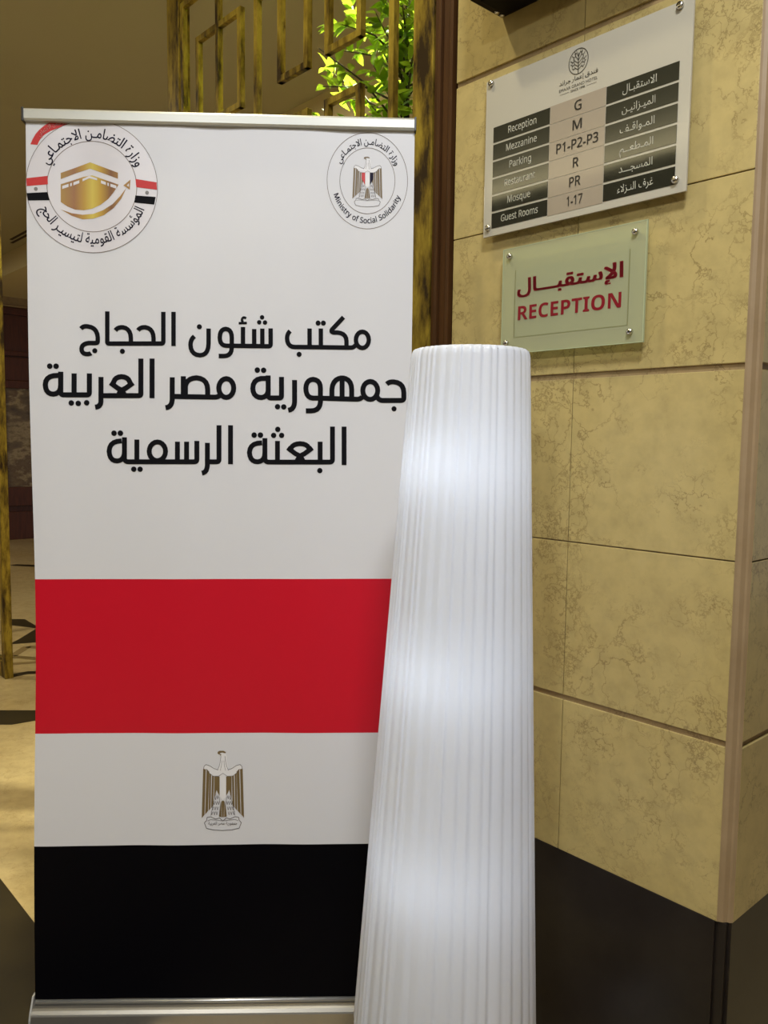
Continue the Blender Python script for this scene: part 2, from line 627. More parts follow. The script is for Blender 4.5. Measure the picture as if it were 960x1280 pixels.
top, bot = CEIL - .09, .09
vA, vB, vC, vD, vE, vF, vG, vH, vI, vJ = 2.655, 2.551, 2.422, 2.290, 2.195, 2.070, 1.940, 1.844, 1.708, 1.580
VB = [(vA, 1.05, 2.86), (vB, 2.10, 2.713), (vC, bot, top), (vD, 2.412, 2.713), (vE, bot, 2.713), (vF, 2.420, top),
      (vG, 2.420, 2.80), (vH, 2.425, top), (vI, 2.425, top), (vJ, bot, top), (vH, 1.6, 2.307), (vI, 1.9, 2.307), (vG, 1.7, 2.310),
      (vB, 1.0, 1.9), (vD, .6, 1.6), (vF, .6, 2.0), (vG, .7, 1.3), (vI, .5, 1.5)]
HB = [(vC, vA, 2.842), (vD - BAR, vB, 2.695), (vD - BAR, vC, 2.412), (vF - BAR, vE, 2.695), (vG - BAR, vF, 2.420),
      (vI - BAR, vH, 2.425), (vI - BAR, vH, 2.289), (vG - BAR, vF - .06, 2.292), (vE, vA, 1.05), (vI, vG, 1.6), (vJ, vI, 1.9),
      (vD, vB, 1.0), (vF, vD, .6), (vG, vF, 1.3), (vI, vH, .5), (vI, vJ, 1.5), (vA, 2.67, 2.0), (vA, 2.67, 1.2)]
screen('lattice_screen', 'antique gold lattice screen between the stone pillar and the open doorway, behind the banner', 1.421, 2.751, .069, .082, VB, HB)
Q = 4.70
VB2 = [(Q + .25, bot, top), (Q + .42, .6, 2.4), (Q + .62, bot, top), (Q + .85, .8, 2.2)]
HB2 = [(Q + .25, Q + .62, 2.4), (Q + .25, Q + .62, .6), (Q + .62, Q + .95, 1.6), (Q + .13, Q + .25, 1.2), (Q + .13, Q + .25, 2.6)]
screen('lattice_screen', 'antique gold screen at the far left edge, across the doorway from the banner', Q + .075, Q + 1.3, .055, .07, VB2, HB2)

# ---------------------------------------------------------------- potted tree behind the screen
pc = W(1.80, 1.93, 0)
t = thing('potted_tree', 'leafy green potted tree, brightly lit behind the gold lattice screen', 'plant', pc)
bm = bmesh.new()
lathe(bm, [(.001, .0), (.13, 0), (.14, .02), (.175, .40), (.185, .42), (.185, .45), (.165, .45), (.16, .40), (.001, .40)], pc, None, 36)
obj('pot', bm, mat('pot_glaze', (.10, .06, .03), .3), t)
bm = bmesh.new()
lathe(bm, [(.001, .405), (.159, .402)], pc, None, 24)
obj('soil', bm, mottled('soil', [(.3, (.02, .013, .008)), (.7, (.05, .035, .02))], 40, .9), t)
random.seed(11)
tips = []
stem = bmesh.new()
trunk = [pc + Vector((0, 0, .38)), pc + Vector((.01, -.01, 1.0)), pc + Vector((0, .0, 1.6)), pc + Vector((.01, -.01, 2.2)), pc + Vector((.0, .0, 2.85))]
tube(stem, trunk, [.022, .018, .014, .009, .004])
BR = []
for k in range(90):
    z = 1.5 + 1.4 * (k / 90)
    a = k * 2.39996
    ln = random.uniform(.16, .34) * (1.1 if z < 2.5 else .85)
    st = pc + Vector((0, 0, z))
    en = st + Vector((math.cos(a) * ln, math.sin(a) * ln, random.uniform(.02, .16)))
    BR.append((st, en))
# a long branch reaching towards the doorway
for z, tgt in ((2.30, (-.207, 2.851, 2.62)), (2.25, (-.251, 2.899, 2.48)), (2.45, (-.124, 2.758, 2.77)), (2.20, (-.16, 2.80, 2.44)), (2.30, (-.05, 2.66, 2.55)),
               (2.35, (.04, 2.55, 2.60)), (2.40, (.06, 2.57, 2.75)), (2.20, (.03, 2.57, 2.45)), (2.15, (-.06, 2.70, 2.40)), (2.45, (-.03, 2.62, 2.78))):
    BR.append((pc + Vector((0, 0, z)), Vector(tgt)))
fol = bmesh.new()


def leaf(bm, p, d, up, ln, wd):
    d = d.normalized()
    sd = d.cross(up).normalized()
    upn = sd.cross(d).normalized()
    prof = [(0, 0), (.18, .62), (.42, 1.0), (.68, .72), (.88, .26), (1, 0)]
    mid, lf, rt = [], [], []
    for x, wv in prof:
        c = p + d * ln * x - upn * ln * .22 * x * x
        mid.append(bm.verts.new(c))
        if 0 < x < 1:
            lf.append(bm.verts.new(c + sd * wd * wv * .5 + upn * wd * .14 * wv))
            rt.append(bm.verts.new(c - sd * wd * wv * .5 + upn * wd * .14 * wv))
    for S, rev in ((lf, False), (rt, True)):
        seq = [(mid[0], mid[1], S[0])] + [(mid[i + 1], mid[i + 2], S[i + 1], S[i]) for i in range(3)] + [(mid[4], mid[5], S[3])]
        for q in seq:
            f = bm.faces.new(q[::-1] if rev else q)
            f.smooth = True


for bi, (st, en) in enumerate(BR):
    mid = (st + en) / 2 + Vector((0, 0, .03))
    tube(stem, [st, mid, en], [.004, .003, .0015], 5)
    for q in range(random.randint(13, 17) if bi < 90 else 26):
        f = random.uniform(.2, 1.02)
        p = st.lerp(en, f) + Vector((0, 0, .03 * (1 - abs(2 * f - 1))))
        d = (en - st).normalized() * random.uniform(.2, 1) + Vector((random.uniform(-1, 1), random.uniform(-1, 1), random.uniform(-.6, .5)))
        q_ = p + d.normalized() * .12
        if min((p.dot(N_)), q_.dot(N_)) < WALL + .035:
            continue
        leaf(fol, p, d, Vector((random.uniform(-.5, .5), random.uniform(-.5, .5), 1)), random.uniform(.042, .066), random.uniform(.020, .030))
obj('stem', stem, mat('bark', (.05, .045, .015), .7), t)
LEAF = mat('leaf', (.17, .30, .018), .38)
nt, Nn, L, B = nodes(LEAF)
tr = Nn.new('ShaderNodeBsdfTranslucent')
tr.inputs[0].default_value = (.36, .54, .025, 1)
ms = Nn.new('ShaderNodeMixShader')
ms.inputs[0].default_value = .42
L.new(B.outputs[0], ms.inputs[1])
L.new(tr.outputs[0], ms.inputs[2])
L.new(ms.outputs[0], Nn['Material Output'].inputs[0])
tc = Nn.new('ShaderNodeTexCoord')
nn_ = noise(nt, tc.outputs['Object'], 14, 2)
rr = ramp(nt, [(.35, (.07, .19, .012)), (.6, (.24, .36, .025))])
L.new(nn_.outputs[0], rr.inputs[0])
L.new(rr.outputs[0], B.inputs['Base Color'])
obj('foliage', fol, LEAF, t)

# ---------------------------------------------------------------- dark box on the stone wall (above the directory)
t = thing('wall_box', 'dark brown box fixed to the stone wall above the directory sign', 'wall box', W(WALL, 1.0, 2.296))
bm = bmesh.new()
wbox(bm, WALL - .105, WALL - .0005, .78, 1.211, 2.292, 2.62, 0, .004)
obj('housing', bm, DARKBOX, t)
bm = bmesh.new()
wbox(bm, WALL - .095, WALL - .014, .80, 1.19, 2.286, 2.293, 0, .002)
obj('bottom_plate', bm, mat('box_plate', (.003, .002, .002), .6, 0, .1), t)
for n in (.016, .034):
    bm = bmesh.new()
    lathe(bm, [(.0005, 0), (.005, 0), (.0055, .004), (.0055, .007)], W(WALL - n, 1.197, 2.2855), None, 14)
    obj('screw', bm, CHROME, t)

# ---------------------------------------------------------------- wall signs
def sign_fn(s0, n):
    return lambda x, z: N_ * n + D_ * (s0 - x) + Z_ * z


def standoffs(t, s0, n_front, pts, r):
    for x, z in pts:
        bm = bmesh.new()
        c = W(n_front, s0 - x, z)
        lathe(bm, [(r * .55, -(WALL - n_front)), (r * .55, -.002), (r, 0), (r, .004), (r * .85, .0062), (r * .3, .0068), (.0004, .0068)], c, -N_, 22)
        obj('standoff_bolt', bm, CHROME, t)


# hotel floor directory
S0, SF = 1.234, 1.394
t = thing('directory_sign', 'white acrylic floor directory sign with black rows listing Reception to Guest Rooms', 'sign', W(SF, .995, 1.829))
PANEL = mat('frosted_white_acrylic', (.46, .43, .345), .10, 0, .5)
bm = bmesh.new()
wbox(bm, SF, SF + .005, S0 - .478, S0, 1.829, 2.161, 0, .0008)
obj('panel', bm, PANEL, t)
BARM = mat('black_label', (.018, .019, .012), .06, 0, .75)
MIDM = mat('taupe_label', (.34, .285, .21), .10, 0, .5)
rows = 6
zt, pitch, hh = 2.0587, .0364, .0318
rowz = [zt - pitch * k for k in range(6)]
fs = sign_fn(S0, SF)
for k in range(6):
    for a, b in ((.0238, .1735), (.3065, .4555)):
        bm = bmesh.new()
        wbox(bm, SF - .0008, SF, S0 - b, S0 - a, rowz[k] - hh, rowz[k])
        obj('row_label', bm, BARM, t)
    bm = bmesh.new()
    wbox(bm, SF - .0006, SF, S0 - .3052, S0 - .1745, rowz[k] - pitch + .0026, rowz[k] + .0012)
    obj('row_label', bm, MIDM, t)
EN = ['Reception', 'Mezzanine', 'Parking', 'Restaurant', 'Mosque', 'Guest Rooms']
ENX = [(.0655, .1400), (.0610, .1420), (.0710, .1290), (.0590, .1400), (.0680, .1290), (.0510, .1500)]
MID = ['G', 'M', 'P1-P2-P3', 'R', 'PR', '1-17']
MX = [(.2340, .2500), (.2310, .2520), (.1930, .2910), (.2345, .2475), (.2270, .2530), (.2220, .2590)]
AR = ['\u0627\u0644\u0627\u0633\u062a\u0642\u0628\u0640\u0627\u0644', '\u0627\u0644\u0645\u064a\u0640\u0632\u0627\u0646\u064a\u0640\u0646', '\u0627\u0644\u0645\u0640\u0648\u0627\u0642\u0640\u0641',
      '\u0627\u0644\u0645\u0640\u0637\u0639\u0640\u0640\u0645', '\u0627\u0644\u0645\u0633\u062c\u0640\u0640\u0640\u062f', '\u063a\u0631\u0641 \u0627\u0644\u0646\u0640\u0632\u0644\u0627\u0621']
AX = [(.3420, .4120), (.3420, .4110), (.3390, .4110), (.3400, .4100), (.3400, .4100), (.3380, .4130)]
LETW = mat('label_lettering', (.86, .84, .72), .08, 0, .75)
LETK = mat('floor_lettering', (.085, .075, .055), .3)
f1 = sign_fn(S0, SF - .0013)
for k in range(6):
    b = rowz[k] - hh * .68
    bm = bmesh.new()
    put_text(bm, sans(EN[k]), f1, ENX[k][0], ENX[k][1], b, .0142, .008, 0, .714)
    obj('row_lettering', bm, [LETW, LETK], t)
    bm = bmesh.new()
    put_text(bm, AR[k], f1, AX[k][0], AX[k][1], b - .0005, .0142, .004)
    obj('row_lettering', bm, [LETW, LETK], t)
    bm = bmesh.new()
    put_text(bm, sans(MID[k]), f1, MX[k][0], MX[k][1], b - .002, .0185, .014, 1, .714)
    obj('row_lettering', bm, [LETW, LETK], t)
bm = bmesh.new()
f1 = sign_fn(S0, SF - .0006)
c = (.2392, 2.1280)
ribbon(bm, ell(c, .0225, .0238, 40), .0016, f1, 0, True)
ribbon(bm, [(.2392, 2.1045), (.2395, 2.118), (.2390, 2.130), (.2394, 2.144)], .0019, f1)
for y0, dx, dy in ((2.112, .0145, .006), (2.118, .018, .008), (2.124, .0185, .009), (2.130, .0150, .012), (2.136, .009, .012)):
    for sg in (-1, 1):
        ribbon(bm, [(.2392, y0), (.2392 + sg * dx * .45, y0 + dy * .75), (.2392 + sg * dx * .75, y0 + dy * .62), (.2392 + sg * dx, y0 + dy)], .0013, f1)
        ribbon(bm, [(.2392 + sg * dx * .45, y0 + dy * .75), (.2392 + sg * dx * .6, y0 + dy * 1.3)], .0011, f1)
        ribbon(bm, [(.2392 + sg * dx * .7, y0 + dy * .62), (.2392 + sg * dx * .82, y0 + dy * .2)], .0010, f1)
put_text(bm, '\u0641\u0646\u062f\u0642', f1, .2560, .2850, 2.0935, .0085, .004)
put_text(bm, '\u0625\u0639\u0645\u0627\u0631', f1, .2250, .2530, 2.0935, .0085, .004)
put_text(bm, '\u062c\u0631\u0627\u0646\u062f', f1, .1950, .2220, 2.0935, .0085, .004)
put_text(bm, 'EMAAR GRAND HOTEL', f1, .1950, .2850, 2.0808, .0058, 0, 0, .70)
put_text(bm, 'SINCE 1998', f1, .2230, .2560, 2.0735, .0042, .01, 0, .70)
ribbon(bm, [(.197, 2.0755), (.219, 2.0755)], .0006, f1)
ribbon(bm, [(.260, 2.0755), (.283, 2.0755)], .0006, f1)
obj('emblem', bm, mat('logo_ink', (.06, .055, .04), .4), t)
standoffs(t, S0, SF, ((.0150, 2.1535), (.0152, 1.8475), (.4530, 2.1530), (.4572, 1.8525)), .0068)

# reception plate
S0, SF = 1.175, 1.392
t = thing('reception_sign', 'green frosted glass plate with red RECEPTION lettering, bolted below the floor directory', 'sign', W(SF, 1.0, 1.568))


def frosted(name, tint, body, amt, rough):
    m = mat(name, body, rough, 0, .5)
    nt, Nn, L, B = nodes(m)
    tp = Nn.new('ShaderNodeBsdfTransparent')
    tp.inputs[0].default_value = (*tint, 1)
    mx = Nn.new('ShaderNodeMixShader')
    mx.inputs[0].default_value = amt
    L.new(tp.outputs[0], mx.inputs[1])
    L.new(B.outputs[0], mx.inputs[2])
    L.new(mx.outputs[0], Nn['Material Output'].inputs[0])
    return m


GL_OUT = frosted('clear_green_glass', (.84, .90, .72), (.60, .60, .40), .45, .08)
GL_IN = frosted('frosted_green_glass', (.74, .78, .55), (.30, .29, .14), .68, .25)
GL_EDGE = mat('glass_edge', (.40, .45, .28), .15)
GL_LINE = mat('frosted_line', (.20, .20, .09), .4)
bm = bmesh.new()
wbox(bm, SF, SF + .004, S0 - .3465, S0 - .0018, 1.5695, 1.7925, 0, .0006)
obj('glass_plate', bm, GL_OUT, t)
bm = bmesh.new()
wbox(bm, SF + .0045, SF + .0075, S0 - .3134, S0 - .0358, 1.602, 1.745, 0, .0006)
obj('frosted_panel', bm, GL_IN, t)
bm = bmesh.new()
for a, b, z0, z1 in ((.0014, .0030, 1.5695, 1.7925), (.3450, .3470, 1.5695, 1.7925), (.0014, .3470, 1.5685, 1.5700), (.0014, .3470, 1.7920, 1.7935)):
    wbox(bm, SF - .0003, SF + .0043, S0 - b, S0 - a, z0, z1)
obj('polished_edge', bm, GL_EDGE, t)
bm = bmesh.new()
for a, b, z0, z1 in ((.0358, .0380, 1.602, 1.745), (.3112, .3134, 1.602, 1.745), (.0380, .3112, 1.602, 1.6036)):
    wbox(bm, SF - .0002, SF + .0002, S0 - b, S0 - a, z0, z1)
obj('etched_border', bm, GL_LINE, t)
bm = bmesh.new()
f1 = sign_fn(S0, SF - .0006)
REDL = mat('red_lettering', (.21, .001, .010), .4)
put_text(bm, sans('RECEPTION', True), f1, .0470, .2975, 1.6385, .0290, 0, 0, .714)
obj('english_lettering', bm, REDL, t)
bm = bmesh.new()
put_text(bm, '\u0627\u0644\u0625\u0633\u062a\u0642\u0628\u0640\u0640\u0640\u0627\u0644', f1, .0450, .2985, 1.6955, .0290, .030)
obj('arabic_lettering', bm, REDL, t)
standoffs(t, S0, SF, ((.0217, 1.7760), (.3232, 1.7745), (.3193, 1.5898), (.0170, 1.5925)), .0062)

